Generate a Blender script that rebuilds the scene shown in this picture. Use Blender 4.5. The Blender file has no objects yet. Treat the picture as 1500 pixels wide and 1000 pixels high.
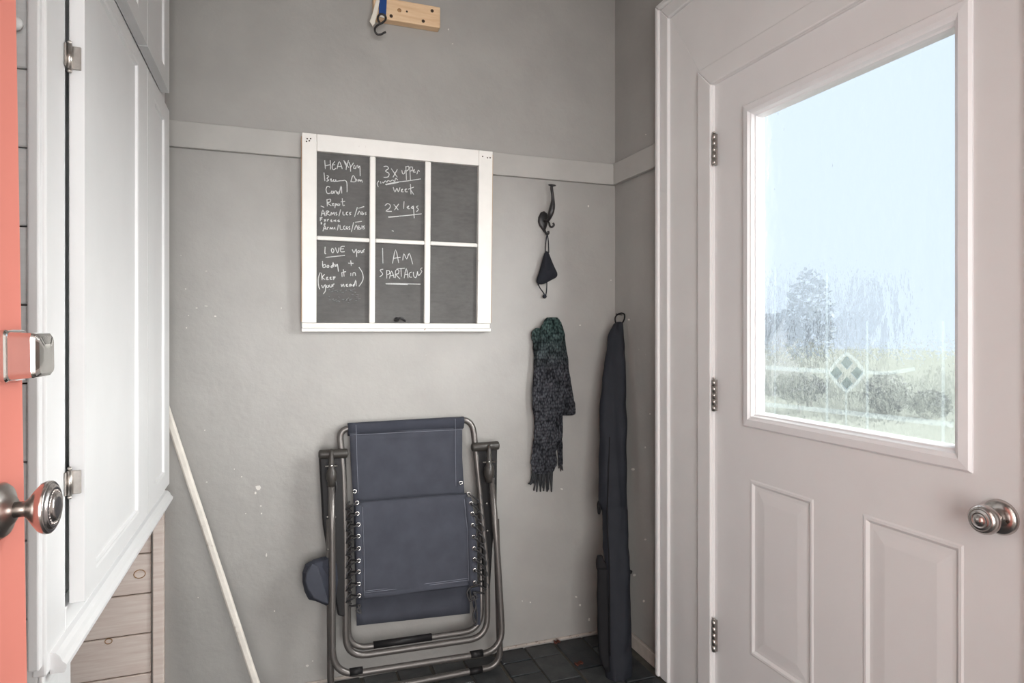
import bpy, bmesh, math, random
from mathutils import Vector, Matrix, noise as mnoise

random.seed(7)
scene = bpy.context.scene
C = scene.collection
PI = math.pi

# ------------------------------------------------------------------ camera
F, YAW, HY, CX, H = 940.0, math.radians(20.0), 484.0, 750.0, 1.26
cam_d = bpy.data.cameras.new('camera')
cam_d.sensor_width = 36.0
cam_d.lens = 36.0 * F / 1500.0
cam_d.shift_y = -(500.0 - HY) / 1500.0
cam_d.clip_start = 0.03
cam_d.clip_end = 200
cam = bpy.data.objects.new('camera', cam_d)
C.objects.link(cam)
cam.location = (0, 0, H)
cam.rotation_euler = (PI / 2, 0, -YAW)
scene.camera = cam

# ------------------------------------------------------------------ world, lights, exposure
world = bpy.data.worlds.new('sky')
scene.world = world
world.use_nodes = True
bg = world.node_tree.nodes['Background']
bg.inputs['Color'].default_value = (0.72, 0.83, 0.96, 1)
bg.inputs['Strength'].default_value = 1.0

def light(name, typ, loc, aim, energy, color, **kw):
    d = bpy.data.lights.new(name, typ)
    d.energy = energy
    d.color = color
    for k, v in kw.items():
        setattr(d, k, v)
    o = bpy.data.objects.new(name, d)
    C.objects.link(o)
    o.location = loc
    o.rotation_euler = (Vector(aim) - Vector(loc)).to_track_quat('-Z', 'Y').to_euler()
    return o

# broad daylight from the bright overcast side of the sky, coming in through the glazed door
light('daylight', 'SUN', (6.33, -1.95, 2.05), (1.33, 1.25, 1.50), 100.0, (1.0, 0.985, 0.955), angle=math.radians(88))
# added area lamp, unseen behind the camera, filling the entry through the doorway
light('rear_fill', 'AREA', (0.15, -1.95, 1.35), (0.25, 2.4, 1.32), 132.0, (1.0, 0.990, 0.985),
      shape='RECTANGLE', size=2.2, size_y=2.2)

scene.view_settings.view_transform = 'Standard'
scene.view_settings.look = 'None'
scene.view_settings.gamma = 1.0
scene.view_settings.use_curve_mapping = False
scene.view_settings.exposure = 0.08
scene.cycles.use_denoising = True
scene.cycles.max_bounces = 10
scene.cycles.diffuse_bounces = 6
scene.cycles.transparent_max_bounces = 16
scene.cycles.caustics_refractive = False
scene.cycles.caustics_reflective = False
scene.cycles.sample_clamp_indirect = 6.0

# ------------------------------------------------------------------ measuring helpers (real places from sight lines)
CO, SI = math.cos(YAW), math.sin(YAW)
CAM = Vector((0, 0, H))
RIGHT = Vector((CO, -SI, 0))
FWD = Vector((SI, CO, 0))

def ray(px, py):
    l = (px - CX) / F
    return Vector((l * CO + SI, -l * SI + CO, (HY - py) / F))

def hit(px, py, n, c):                # plane n.p = c
    r = ray(px, py)
    n = Vector(n)
    t = (c - n.dot(CAM)) / n.dot(r)
    return CAM + r * t

def onY(px, py, Y): return hit(px, py, (0, 1, 0), Y)
def onX(px, py, X): return hit(px, py, (1, 0, 0), X)
def lean(px, py, a, b): return hit(px, py, (0, 1, -b), a)      # plane Y = a + b Z

YB, XR = 2.387, 1.33                  # back wall, right wall

# ------------------------------------------------------------------ materials
def nt(name):
    m = bpy.data.materials.new(name)
    m.use_nodes = True
    t = m.node_tree
    return m, t, t.nodes['Principled BSDF'], t.nodes['Material Output']

def N(t, typ, **kw):
    n = t.nodes.new(typ)
    for k, v in kw.items():
        if k in n.inputs.keys() if isinstance(k, str) else False:
            n.inputs[k].default_value = v
        else:
            setattr(n, k, v)
    return n

def noise_tex(t, coord, scale, detail=4, rough=0.55, stretch=None):
    n = t.nodes.new('ShaderNodeTexNoise')
    n.inputs['Scale'].default_value = scale
    n.inputs['Detail'].default_value = detail
    n.inputs['Roughness'].default_value = rough
    if stretch:
        mp = t.nodes.new('ShaderNodeMapping')
        mp.inputs['Scale'].default_value = stretch
        t.links.new(coord, mp.inputs['Vector'])
        coord = mp.outputs['Vector']
    t.links.new(coord, n.inputs['Vector'])
    return n.outputs['Fac']

def ramp(t, fac, p0, p1, c0=(0, 0, 0, 1), c1=(1, 1, 1, 1)):
    r = t.nodes.new('ShaderNodeValToRGB')
    r.color_ramp.elements[0].position = p0
    r.color_ramp.elements[1].position = p1
    r.color_ramp.elements[0].color = c0
    r.color_ramp.elements[1].color = c1
    t.links.new(fac, r.inputs['Fac'])
    return r.outputs['Color']

def mix(t, fac, a, b, mode='MIX'):
    n = t.nodes.new('ShaderNodeMixRGB')
    n.blend_type = mode
    for s, v in ((n.inputs['Fac'], fac), (n.inputs['Color1'], a), (n.inputs['Color2'], b)):
        if isinstance(v, (int, float)): s.default_value = v
        elif isinstance(v, (tuple, list)): s.default_value = (*v[:3], 1)
        else: t.links.new(v, s)
    return n.outputs['Color']

def bump(t, bsdf, height, strength, dist=0.002, chain=None):
    b = t.nodes.new('ShaderNodeBump')
    b.inputs['Strength'].default_value = strength
    b.inputs['Distance'].default_value = dist
    t.links.new(height, b.inputs['Height'])
    if chain: t.links.new(chain, b.inputs['Normal'])
    t.links.new(b.outputs['Normal'], bsdf.inputs['Normal'])
    return b.outputs['Normal']

def coords(t, kind='Object'):
    return t.nodes.new('ShaderNodeTexCoord').outputs[kind]

def paint(name, col, rough=0.5, var=0.04, bump_s=0.15, scale=9.0, chips=None, chip_t=0.70, spec=0.4):
    m, t, b, _ = nt(name)
    co = coords(t)
    f = noise_tex(t, co, scale, 5)
    dk = tuple(c * (1 - var * 2.2) for c in col)
    c = ramp(t, f, 0.3, 0.7, (*dk, 1), (*tuple(min(1, x * (1 + var)) for x in col), 1))
    if chips:
        big = noise_tex(t, co, 3.1, 2)
        small = noise_tex(t, co, 62.0, 3, 0.6)
        a = ramp(t, big, 0.52, 0.66)
        s = ramp(t, small, chip_t, chip_t + 0.015)
        c = mix(t, mix(t, 1.0, a, s, 'MULTIPLY'), c, chips)
    t.links.new(c, b.inputs['Base Color'])
    b.inputs['Roughness'].default_value = rough
    b.inputs['Specular IOR Level'].default_value = spec
    f2 = noise_tex(t, co, scale * 3.0, 6, 0.6)
    bump(t, b, f2, bump_s, 0.004)
    return m

def plain(name, col, rough=0.5, metal=0.0, var=0.05, scale=40.0, spec=0.5, bump_s=0.0):
    m, t, b, _ = nt(name)
    co = coords(t)
    f = noise_tex(t, co, scale, 3)
    c = ramp(t, f, 0.3, 0.7, (*tuple(x * (1 - var) for x in col), 1), (*tuple(min(1, x * (1 + var)) for x in col), 1))
    t.links.new(c, b.inputs['Base Color'])
    b.inputs['Roughness'].default_value = rough
    b.inputs['Metallic'].default_value = metal
    b.inputs['Specular IOR Level'].default_value = spec
    if bump_s: bump(t, b, f, bump_s, 0.002)
    return m

def wood(name, c0, c1, stretch, rough=0.55, scale=6.0, lo=0.35, hi=0.7, bump_s=0.1):
    m, t, b, _ = nt(name)
    co = coords(t)
    f = noise_tex(t, co, scale, 6, 0.6, stretch)
    c = ramp(t, f, lo, hi, (*c0, 1), (*c1, 1))
    t.links.new(c, b.inputs['Base Color'])
    b.inputs['Roughness'].default_value = rough
    bump(t, b, f, bump_s, 0.002)
    return m

def fabric(name, c0, c1, sx=900.0, rough=0.9, bump_s=0.3):
    m, t, b, _ = nt(name)
    co = coords(t)
    w1 = t.nodes.new('ShaderNodeTexWave'); w1.bands_direction = 'X'; w1.inputs['Scale'].default_value = sx / 6.0
    w1.inputs['Distortion'].default_value = 1.5; w1.inputs['Detail Scale'].default_value = 3
    w2 = t.nodes.new('ShaderNodeTexWave'); w2.bands_direction = 'Z'; w2.inputs['Scale'].default_value = sx / 6.0
    w2.inputs['Distortion'].default_value = 1.5; w2.inputs['Detail Scale'].default_value = 3
    t.links.new(co, w1.inputs['Vector']); t.links.new(co, w2.inputs['Vector'])
    f = mix(t, 0.5, w1.outputs['Color'], w2.outputs['Color'])
    n = noise_tex(t, co, 16.0, 4)
    c = ramp(t, mix(t, 0.5, f, n), 0.25, 0.75, (*c0, 1), (*c1, 1))
    t.links.new(c, b.inputs['Base Color'])
    b.inputs['Roughness'].default_value = rough
    b.inputs['Specular IOR Level'].default_value = 0.25
    bump(t, b, f, bump_s, 0.001)
    return m

M = {}
M['grey_wall'] = paint('grey_wall_paint', (0.355, 0.346, 0.329), 0.42, 0.035, 0.7, 5.0, chips=(0.74, 0.72, 0.69), chip_t=0.735)
M['grey_rail'] = paint('grey_rail_paint', (0.42, 0.41, 0.39), 0.40, 0.03, 0.15, 9.0, chips=(0.25, 0.22, 0.2), chip_t=0.74)
M['white'] = paint('white_paint', (0.80, 0.795, 0.785), 0.38, 0.01, 0.08, 7.0)
M['cab_white'] = paint('cabinet_white_paint', (0.76, 0.765, 0.77), 0.40, 0.012, 0.12, 7.0)
M['door_white'] = paint('door_white_paint', (0.80, 0.795, 0.795), 0.36, 0.01, 0.05, 5.0)
M['trim_white'] = paint('trim_white_paint', (0.80, 0.793, 0.787), 0.36, 0.012, 0.06, 6.0)
M['lite_white'] = plain('lite_frame_plastic', (0.85, 0.85, 0.86), 0.3, 0, 0.01)
M['ceiling'] = plain('ceiling_paint', (0.75, 0.74, 0.72), 0.7)
M['room_white'] = plain('adjoining_room_paint', (0.70, 0.65, 0.61), 0.7)
M['ship_near'] = wood('shiplap_white', (0.70, 0.71, 0.71), (0.78, 0.79, 0.79), (1, 1, 14), 0.5)
M['ship_back'] = wood('shiplap_whitewashed_pine', (0.70, 0.58, 0.52), (0.82, 0.73, 0.67), (1.2, 1, 16), 0.55)
M['base_worn'] = paint('worn_baseboard_paint', (0.44, 0.39, 0.35), 0.6, 0.08, 0.4, 22, chips=(0.2, 0.14, 0.11), chip_t=0.6)
M['knot'] = plain('pine_knot', (0.36, 0.20, 0.09), 0.6, 0, 0.3, 200)
M['joint'] = plain('board_joint', (0.20, 0.15, 0.12), 0.9)
M['gap'] = plain('shiplap_gap', (0.05, 0.04, 0.035), 0.9)
M['coral'] = paint('coral_paint', (0.88, 0.31, 0.25), 0.75, 0.012, 0.08, 7.0, spec=0.15)
M['old_white'] = paint('old_sash_paint', (0.80, 0.785, 0.75), 0.45, 0.02, 0.2, 14.0, chips=(0.20, 0.15, 0.11), chip_t=0.70)
M['old_wood'] = wood('bare_sash_edge', (0.30, 0.18, 0.10), (0.55, 0.40, 0.27), (8, 8, 1), 0.7)
M['stick'] = paint('stick_worn_paint', (0.74, 0.70, 0.64), 0.6, 0.05, 0.4, 20, chips=(0.24, 0.16, 0.11), chip_t=0.60)
M['pine'] = wood('pine_block', (0.66, 0.43, 0.25), (0.80, 0.59, 0.38), (1.3, 10, 10), 0.6)
M['steel'] = plain('brushed_steel', (0.50, 0.47, 0.44), 0.32, 1.0, 0.10, 90)
M['nickel'] = plain('satin_nickel', (0.60, 0.56, 0.54), 0.24, 1.0, 0.05, 60)
M['chrome'] = plain('polished_chrome', (0.74, 0.73, 0.71), 0.08, 1.0, 0.02)
M['tube'] = plain('grey_tube_enamel', (0.125, 0.115, 0.108), 0.34, 0.5, 0.06, 30, 0.6)
M['tube_dark'] = plain('dark_plastic', (0.012, 0.0115, 0.012), 0.5, 0, 0.08, 60, 0.2)
M['bracket'] = plain('bracket_plastic', (0.040, 0.036, 0.032), 0.42, 0, 0.08, 60, 0.35)
M['sling'] = fabric('slate_sling_mesh', (0.038, 0.041, 0.053), (0.068, 0.073, 0.092), 1500)
M['sling_dark'] = fabric('navy_sling_edge', (0.028, 0.031, 0.043), (0.048, 0.052, 0.068), 1500)
M['stitch'] = plain('pale_stitching', (0.20, 0.21, 0.25), 0.8)
M['cord'] = plain('black_bungee', (0.035, 0.034, 0.036), 0.7)
M['black_iron'] = plain('black_iron', (0.022, 0.021, 0.022), 0.42, 0.2, 0.1, 80, 0.5)
M['mask'] = fabric('black_mask_cloth', (0.012, 0.013, 0.018), (0.024, 0.026, 0.034), 2200)
M['bag'] = fabric('black_bag_nylon', (0.011, 0.0125, 0.017), (0.022, 0.025, 0.033), 1800, 0.65)
M['bag_dark'] = fabric('black_bag_strap', (0.004, 0.004, 0.005), (0.008, 0.008, 0.010), 1800, 0.7)
M['blue'] = fabric('blue_webbing', (0.010, 0.040, 0.16), (0.02, 0.075, 0.27), 1500, 0.6)
M['cream'] = plain('cream_webbing', (0.72, 0.68, 0.60), 0.7)
M['chalk'] = plain('white_chalk', (0.72, 0.73, 0.73), 0.95, 0, 0.15, 300)
M['chalk_smear'] = plain('smeared_chalk', (0.20, 0.205, 0.21), 0.95, 0, 0.25, 200)
M['chip'] = plain('bare_plaster_chip', (0.66, 0.64, 0.60), 0.8)
M['screw'] = plain('dark_screw', (0.05, 0.03, 0.02), 0.6, 0.3)
M['leaf_dry'] = plain('dry_leaf', (0.12, 0.035, 0.022), 0.7, 0, 0.3, 60)
M['shadow_gap'] = plain('dark_joint', (0.03, 0.025, 0.02), 0.9)

def chalkboard_mat():
    m, t, b, _ = nt('chalkboard_slate')
    co = coords(t)
    f = noise_tex(t, co, 7.0, 5, 0.6)
    g = noise_tex(t, co, 26.0, 5, 0.65, (1, 1, 3))
    c = ramp(t, mix(t, 0.45, f, g), 0.36, 0.66, (0.088, 0.086, 0.084, 1), (0.135, 0.133, 0.130, 1))
    t.links.new(c, b.inputs['Base Color'])
    b.inputs['Roughness'].default_value = 0.75
    b.inputs['Specular IOR Level'].default_value = 0.25
    return m
M['slate'] = chalkboard_mat()

def tile_mat():
    m, t, b, _ = nt('dark_slate_floor')
    co = coords(t, 'Object')
    info = t.nodes.new('ShaderNodeObjectInfo')
    f = noise_tex(t, co, 14.0, 6, 0.65)
    g = noise_tex(t, co, 70.0, 4, 0.6)
    c = ramp(t, f, 0.3, 0.72, (0.018, 0.022, 0.026, 1), (0.060, 0.066, 0.070, 1))
    r = ramp(t, info.outputs['Random'], 0.0, 1.0, (0.55, 0.58, 0.62, 1), (1.25, 1.22, 1.15, 1))
    c = mix(t, 1.0, c, r, 'MULTIPLY')
    sp = ramp(t, g, 0.70, 0.74)
    c = mix(t, sp, c, (0.16, 0.16, 0.155))
    t.links.new(c, b.inputs['Base Color'])
    b.inputs['Roughness'].default_value = 0.45
    bump(t, b, f, 0.35, 0.004)
    return m
M['tile'] = tile_mat()
M['grout'] = plain('floor_joint', (0.075, 0.068, 0.055), 0.8, 0, 0.25, 30)

def knit_mat(name, base, hi):
    m, t, b, _ = nt(name)
    co = coords(t)
    mp = t.nodes.new('ShaderNodeMapping'); mp.inputs['Scale'].default_value = (140, 60, 78)
    t.links.new(co, mp.inputs['Vector'])
    v = t.nodes.new('ShaderNodeTexVoronoi'); v.inputs['Scale'].default_value = 1.0
    v.inputs['Randomness'].default_value = 0.7
    t.links.new(mp.outputs['Vector'], v.inputs['Vector'])
    d = v.outputs['Distance']
    n = noise_tex(t, co, 24.0, 4)
    c = ramp(t, d, 0.05, 0.75, (*hi, 1), (*base, 1))
    # the yarn drifts from green at the top of the scarf to charcoal further down
    sep = t.nodes.new('ShaderNodeSeparateXYZ'); t.links.new(co, sep.inputs['Vector'])
    g = ramp(t, sep.outputs['Z'], 0.50, 0.66)
    c = mix(t, g, c, mix(t, 1.0, c, (0.80, 1.28, 1.05), 'MULTIPLY'))
    c = mix(t, ramp(t, n, 0.35, 0.7, (0.6, 0.6, 0.6, 1), (1.15, 1.15, 1.15, 1)), (0, 0, 0), c) if False else mix(t, 1.0, c, ramp(t, n, 0.35, 0.7, (0.55, 0.55, 0.55, 1), (1.3, 1.3, 1.3, 1)), 'MULTIPLY')
    t.links.new(c, b.inputs['Base Color'])
    b.inputs['Roughness'].default_value = 0.95
    b.inputs['Specular IOR Level'].default_value = 0.1
    inv = t.nodes.new('ShaderNodeInvert'); t.links.new(d, inv.inputs['Color'])
    bump(t, b, inv.outputs['Color'], 0.9, 0.006)
    return m
M['knit'] = knit_mat('charcoal_knit', (0.013, 0.0135, 0.017), (0.095, 0.099, 0.112))
M['fringe'] = plain('charcoal_yarn', (0.028, 0.030, 0.033), 0.95, 0, 0.3, 120)

def glass_mat(name, scale, strength, clear, tint, haze=0.0):
    m, t, b, out = nt(name)
    t.nodes.remove(b)
    co = coords(t)
    f = noise_tex(t, co, scale, 3, 0.5, (1, 1, 0.55))
    bm_ = t.nodes.new('ShaderNodeBump'); bm_.inputs['Strength'].default_value = strength; bm_.inputs['Distance'].default_value = 0.02
    t.links.new(f, bm_.inputs['Height'])
    tr = t.nodes.new('ShaderNodeBsdfTransparent'); tr.inputs['Color'].default_value = (*tint, 1)
    rf = t.nodes.new('ShaderNodeBsdfRefraction'); rf.inputs['IOR'].default_value = 1.09
    rf.inputs['Roughness'].default_value = 0.02; rf.inputs['Color'].default_value = (*tint, 1)
    t.links.new(bm_.outputs['Normal'], rf.inputs['Normal'])
    mx = t.nodes.new('ShaderNodeMixShader'); mx.inputs['Fac'].default_value = clear
    t.links.new(rf.outputs[0], mx.inputs[1]); t.links.new(tr.outputs[0], mx.inputs[2])
    gl = t.nodes.new('ShaderNodeBsdfGlossy'); gl.inputs['Roughness'].default_value = 0.08
    t.links.new(bm_.outputs['Normal'], gl.inputs['Normal'])
    m2 = t.nodes.new('ShaderNodeMixShader'); m2.inputs['Fac'].default_value = 0.03
    t.links.new(mx.outputs[0], m2.inputs[1]); t.links.new(gl.outputs[0], m2.inputs[2])
    tl = t.nodes.new('ShaderNodeBsdfTranslucent'); tl.inputs['Color'].default_value = (0.80, 0.90, 1.0, 1)
    m3 = t.nodes.new('ShaderNodeMixShader'); m3.inputs['Fac'].default_value = haze
    t.links.new(m2.outputs[0], m3.inputs[1]); t.links.new(tl.outputs[0], m3.inputs[2])
    t.links.new(m3.outputs[0], out.inputs['Surface'])
    return m
M['glass'] = glass_mat('rippled_door_glass', 34.0, 0.50, 0.55, (0.975, 0.99, 0.995), 0.0055)
M['bevel'] = glass_mat('clear_bevel_glass', 8.0, 0.3, 0.35, (0.80, 0.84, 0.86))

def frost_mat():
    m, t, b, out = nt('frosted_glass_line')
    tl = t.nodes.new('ShaderNodeBsdfTranslucent'); tl.inputs['Color'].default_value = (0.86, 0.93, 0.96, 1)
    tr = t.nodes.new('ShaderNodeBsdfTransparent'); tr.inputs['Color'].default_value = (0.95, 0.965, 0.97, 1)
    m2 = t.nodes.new('ShaderNodeMixShader'); m2.inputs['Fac'].default_value = 0.032
    t.links.new(tr.outputs[0], m2.inputs[1]); t.links.new(tl.outputs[0], m2.inputs[2])
    t.links.new(m2.outputs[0], out.inputs['Surface'])
    t.nodes.remove(b)
    return m
M['frost'] = frost_mat()
M['ground'] = wood('pale_winter_lawn', (0.075, 0.082, 0.070), (0.105, 0.110, 0.095), (1, 1, 1), 0.95, 1.2)
M['ground'].node_tree.nodes['Principled BSDF'].inputs['Specular IOR Level'].default_value = 0.0
M['foliage'] = plain('grey_green_foliage', (0.018, 0.026, 0.024), 0.9, 0, 0.35, 8)
M['hedge'] = plain('dark_hedge_foliage', (0.009, 0.012, 0.015), 0.9, 0, 0.35, 8)
M['bark'] = plain('grey_bark', (0.06, 0.05, 0.045), 0.9)
M['siding'] = plain('pale_siding', (0.05, 0.052, 0.056), 0.7)
M['shingle'] = plain('grey_shingles', (0.02, 0.022, 0.026), 0.8)

# ------------------------------------------------------------------ mesh helpers
class MB:
    def __init__(s):
        s.v, s.f, s.sm = [], [], []
    def add(s, verts, faces, smooth=False):
        o = len(s.v)
        s.v += [Vector(p) for p in verts]
        s.f += [tuple(i + o for i in f) for f in faces]
        s.sm += [smooth] * len(faces)
    def box(s, x0, x1, y0, y1, z0, z1):
        s.slab([(x0, y0, z0), (x1, y0, z0), (x1, y0, z1), (x0, y0, z1)], (0, y1 - y0, 0))
    def slab(s, q, d):                     # polygon q pushed along d
        q = [Vector(p) for p in q]; d = Vector(d); n = len(q)
        fs = [tuple(range(n)), tuple(range(2 * n - 1, n - 1, -1))]
        fs += [(i, n + i, n + (i + 1) % n, (i + 1) % n)[::-1] for i in range(n)]
        s.add(q + [p + d for p in q], fs)
    def tube(s, pts, r, seg=10, closed=False, flat=None):
        pts = [Vector(p) for p in pts]
        n = len(pts)
        rs = r if isinstance(r, (list, tuple)) else [r] * n
        tans = []
        for i in range(n):
            a = pts[i - 1] if (i > 0 or closed) else pts[i]
            b = pts[(i + 1) % n] if (i < n - 1 or closed) else pts[i]
            tv = (b - a)
            tans.append(tv.normalized() if tv.length > 1e-9 else Vector((0, 0, 1)))
        up = Vector((0, 0, 1)) if abs(tans[0].z) < 0.9 else Vector((1, 0, 0))
        u = tans[0].cross(up).normalized()
        rings = []
        for i in range(n):
            u = (u - tans[i] * u.dot(tans[i]))
            u = u.normalized() if u.length > 1e-6 else tans[i].orthogonal().normalized()
            w = tans[i].cross(u)
            rings.append([pts[i] + (u * math.cos(2 * PI * k / seg) + w * math.sin(2 * PI * k / seg)) * rs[i] for k in range(seg)])
        vs = [p for rg in rings for p in rg]
        fs = []
        m = n if closed else n - 1
        for i in range(m):
            j = (i + 1) % n
            for k in range(seg):
                fs.append((i * seg + k, i * seg + (k + 1) % seg, j * seg + (k + 1) % seg, j * seg + k))
        if not closed:
            fs.append(tuple(range(seg))[::-1]); fs.append(tuple((n - 1) * seg + k for k in range(seg)))
        s.add(vs, fs, True)
    def lathe(s, prof, o, axis, seg=32):   # prof: (distance along axis, radius)
        o = Vector(o); ax = Vector(axis).normalized()
        u = ax.orthogonal().normalized(); w = ax.cross(u)
        vs = []
        for a, r in prof:
            for k in range(seg):
                t = 2 * PI * k / seg
                vs.append(o + ax * a + (u * math.cos(t) + w * math.sin(t)) * r)
        fs = []
        for i in range(len(prof) - 1):
            for k in range(seg):
                fs.append((i * seg + k, i * seg + (k + 1) % seg, (i + 1) * seg + (k + 1) % seg, (i + 1) * seg + k))
        fs.append(tuple(range(seg))[::-1]); fs.append(tuple((len(prof) - 1) * seg + k for k in range(seg)))
        s.add(vs, fs, True)
    def rings(s, rings, cap=True, smooth=True):
        n = len(rings[0]); vs = [p for r in rings for p in r]; fs = []
        for i in range(len(rings) - 1):
            for k in range(n):
                fs.append((i * n + k, i * n + (k + 1) % n, (i + 1) * n + (k + 1) % n, (i + 1) * n + k))
        if cap:
            fs.append(tuple(range(n))[::-1]); fs.append(tuple((len(rings) - 1) * n + k for k in range(n)))
        s.add(vs, fs, smooth)
    def loops(s, o, U, V, W, rect, steps, cap=True):   # nested rectangles: (inset, height)
        o, U, V, W = map(Vector, (o, U, V, W)); u0, u1, v0, v1 = rect
        vs, fs = [], []
        for ins, h in steps:
            for (u, v) in ((u0 + ins, v0 + ins), (u1 - ins, v0 + ins), (u1 - ins, v1 - ins), (u0 + ins, v1 - ins)):
                vs.append(o + U * u + V * v + W * h)
        for i in range(len(steps) - 1):
            for k in range(4):
                fs.append((i * 4 + k, i * 4 + (k + 1) % 4, (i + 1) * 4 + (k + 1) % 4, (i + 1) * 4 + k))
        if cap:
            b = (len(steps) - 1) * 4
            fs.append((b, b + 1, b + 2, b + 3))
        s.add(vs, fs)
    def holed(s, o, U, V, rect, holes):    # flat face with rectangular holes
        o, U, V = map(Vector, (o, U, V)); u0, u1, v0, v1 = rect
        us = sorted({u0, u1, *[h[0] for h in holes], *[h[1] for h in holes]})
        vs_ = sorted({v0, v1, *[h[2] for h in holes], *[h[3] for h in holes]})
        us = [u for u in us if u0 <= u <= u1]; vs_ = [v for v in vs_ if v0 <= v <= v1]
        for a, b in zip(us, us[1:]):
            for c, d in zip(vs_, vs_[1:]):
                mu, mv = (a + b) / 2, (c + d) / 2
                if any(h[0] < mu < h[1] and h[2] < mv < h[3] for h in holes): continue
                s.add([o + U * a + V * c, o + U * b + V * c, o + U * b + V * d, o + U * a + V * d], [(0, 1, 2, 3)])
    def build(s, name, mat, parent=None, bevel=0.0, seg=2, sub=0, weld=False, solid=0.0):
        me = bpy.data.meshes.new(name)
        off = Vector((0, 0, 0))
        if parent is not None and not parent.get('_local'):
            off = root_loc(parent)
        me.from_pydata([tuple(p - off) for p in s.v], [], s.f)
        me.polygons.foreach_set('use_smooth', s.sm)
        me.materials.append(M[mat] if isinstance(mat, str) else mat)
        b = bmesh.new(); b.from_mesh(me)
        if weld: bmesh.ops.remove_doubles(b, verts=b.verts, dist=1e-5)
        bmesh.ops.recalc_face_normals(b, faces=b.faces)
        b.to_mesh(me); b.free()
        me.update()
        o = bpy.data.objects.new(name, me)
        C.objects.link(o)
        if parent is not None:
            o.parent = parent
            if parent.get('_local'): o['_local'] = 1
        if solid:
            md = o.modifiers.new('thick', 'SOLIDIFY'); md.thickness = solid; md.offset = 0
        if bevel:
            md = o.modifiers.new('bevel', 'BEVEL'); md.width = bevel; md.segments = seg; md.limit_method = 'ANGLE'
            md.angle_limit = math.radians(40)
        if sub:
            md = o.modifiers.new('sub', 'SUBSURF'); md.levels = sub; md.render_levels = sub
        return o

def root_loc(o):
    v = Vector(o.location)
    while o.parent is not None:
        o = o.parent
        v += Vector(o.location)
    return v

def tag(o, label=None, cat=None, group=None, kind=None):
    if label: o['label'] = label
    if cat: o['category'] = cat
    if group: o['group'] = group
    if kind: o['kind'] = kind
    return o

def thing(name, loc, label, cat, group=None, kind=None, rot=(0, 0, 0), local=False):
    o = bpy.data.objects.new(name, None)
    C.objects.link(o)
    o.location = loc
    o.rotation_euler = rot
    o.empty_display_size = 0.05
    if local: o['_local'] = 1
    return tag(o, label, cat, group, kind)

def copy_part(src, parent, loc, name=None, rot=None):
    c = src.copy()
    C.objects.link(c)
    c.parent = parent
    c.location = loc
    if rot: c.rotation_euler = rot
    return c

def boxpart(name, mat, parent, b, bevel=0.002, seg=2):
    m = MB(); m.box(*b)
    return m.build(name, mat, parent, bevel, seg)

def fillet(pts, rad, n=7):
    pts = [Vector(p) for p in pts]
    rads = rad if isinstance(rad, (list, tuple)) else [rad] * len(pts)
    out = [pts[0]]
    for i in range(1, len(pts) - 1):
        p, a, b = pts[i], pts[i - 1], pts[i + 1]
        r = min(rads[i], (a - p).length * 0.49, (b - p).length * 0.49)
        if r <= 1e-4:
            out.append(p); continue
        s, e = p + (a - p).normalized() * r, p + (b - p).normalized() * r
        for k in range(n + 1):
            t = k / n
            out.append(s * (1 - t) ** 2 + p * 2 * t * (1 - t) + e * t ** 2)
    out.append(pts[-1])
    return out

def spline(pts, n=6):
    pts = [Vector(p) for p in pts]
    out = []
    for i in range(len(pts) - 1):
        p0 = pts[max(i - 1, 0)]; p1 = pts[i]; p2 = pts[i + 1]; p3 = pts[min(i + 2, len(pts) - 1)]
        for k in range(n):
            t = k / n
            out.append(0.5 * ((2 * p1) + (p2 - p0) * t + (2 * p0 - 5 * p1 + 4 * p2 - p3) * t * t + (3 * p1 - p0 - 3 * p2 + p3) * t ** 3))
    out.append(pts[-1])
    return out

# ================================================================== THE SETTING
CEIL = 2.95
# floor ---------------------------------------------------------------
m = MB(); m.box(-1.25, XR + 0.02, -2.2, YB + 0.02, -0.12, -0.006)
floor = tag(m.build('floor', 'grout'), 'dark slate-look tiled floor of the entry', 'floor', kind='structure')
base_me = {}
def tile_mesh(w, l):
    key = (round(w, 3), round(l, 3))
    if key not in base_me:
        mm = MB()
        mm.loops((0, 0, -0.010), (1, 0, 0), (0, 1, 0), (0, 0, 1), (-w / 2, w / 2, -l / 2, l / 2), [(0, 0), (0, 0.007), (0.003, 0.010)])
        o = mm.build('tile', 'tile')
        base_me[key] = o.data
        bpy.data.objects.remove(o)
    return base_me[key]
x = -1.235
col_i = 0
while x < XR - 0.04:
    w = 0.118
    y = YB - 0.004
    if col_i % 2: y += 0.0
    k = 0
    while y > 0.15:
        l = random.choice((0.09, 0.13, 0.17, 0.22))
        if k == 0 and col_i % 2: l = 0.09
        l = min(l, y - 0.1)
        o = bpy.data.objects.new('tile', tile_mesh(w, l))
        C.objects.link(o); o.parent = floor
        o.location = (x + w / 2, y - l / 2, random.uniform(-0.001, 0.0012))
        y -= l + 0.006
        k += 1
    x += w + (0.012 if col_i % 2 else 0.006)
    col_i += 1

# back wall ---------------------------------------------------------------
m = MB(); m.box(-1.25, XR + 0.12, YB, YB + 0.12, -0.1, CEIL)
wall_back = tag(m.build('wall_back', 'grey_wall'), 'grey painted plaster back wall with chipped paint', 'wall', kind='structure')
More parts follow.
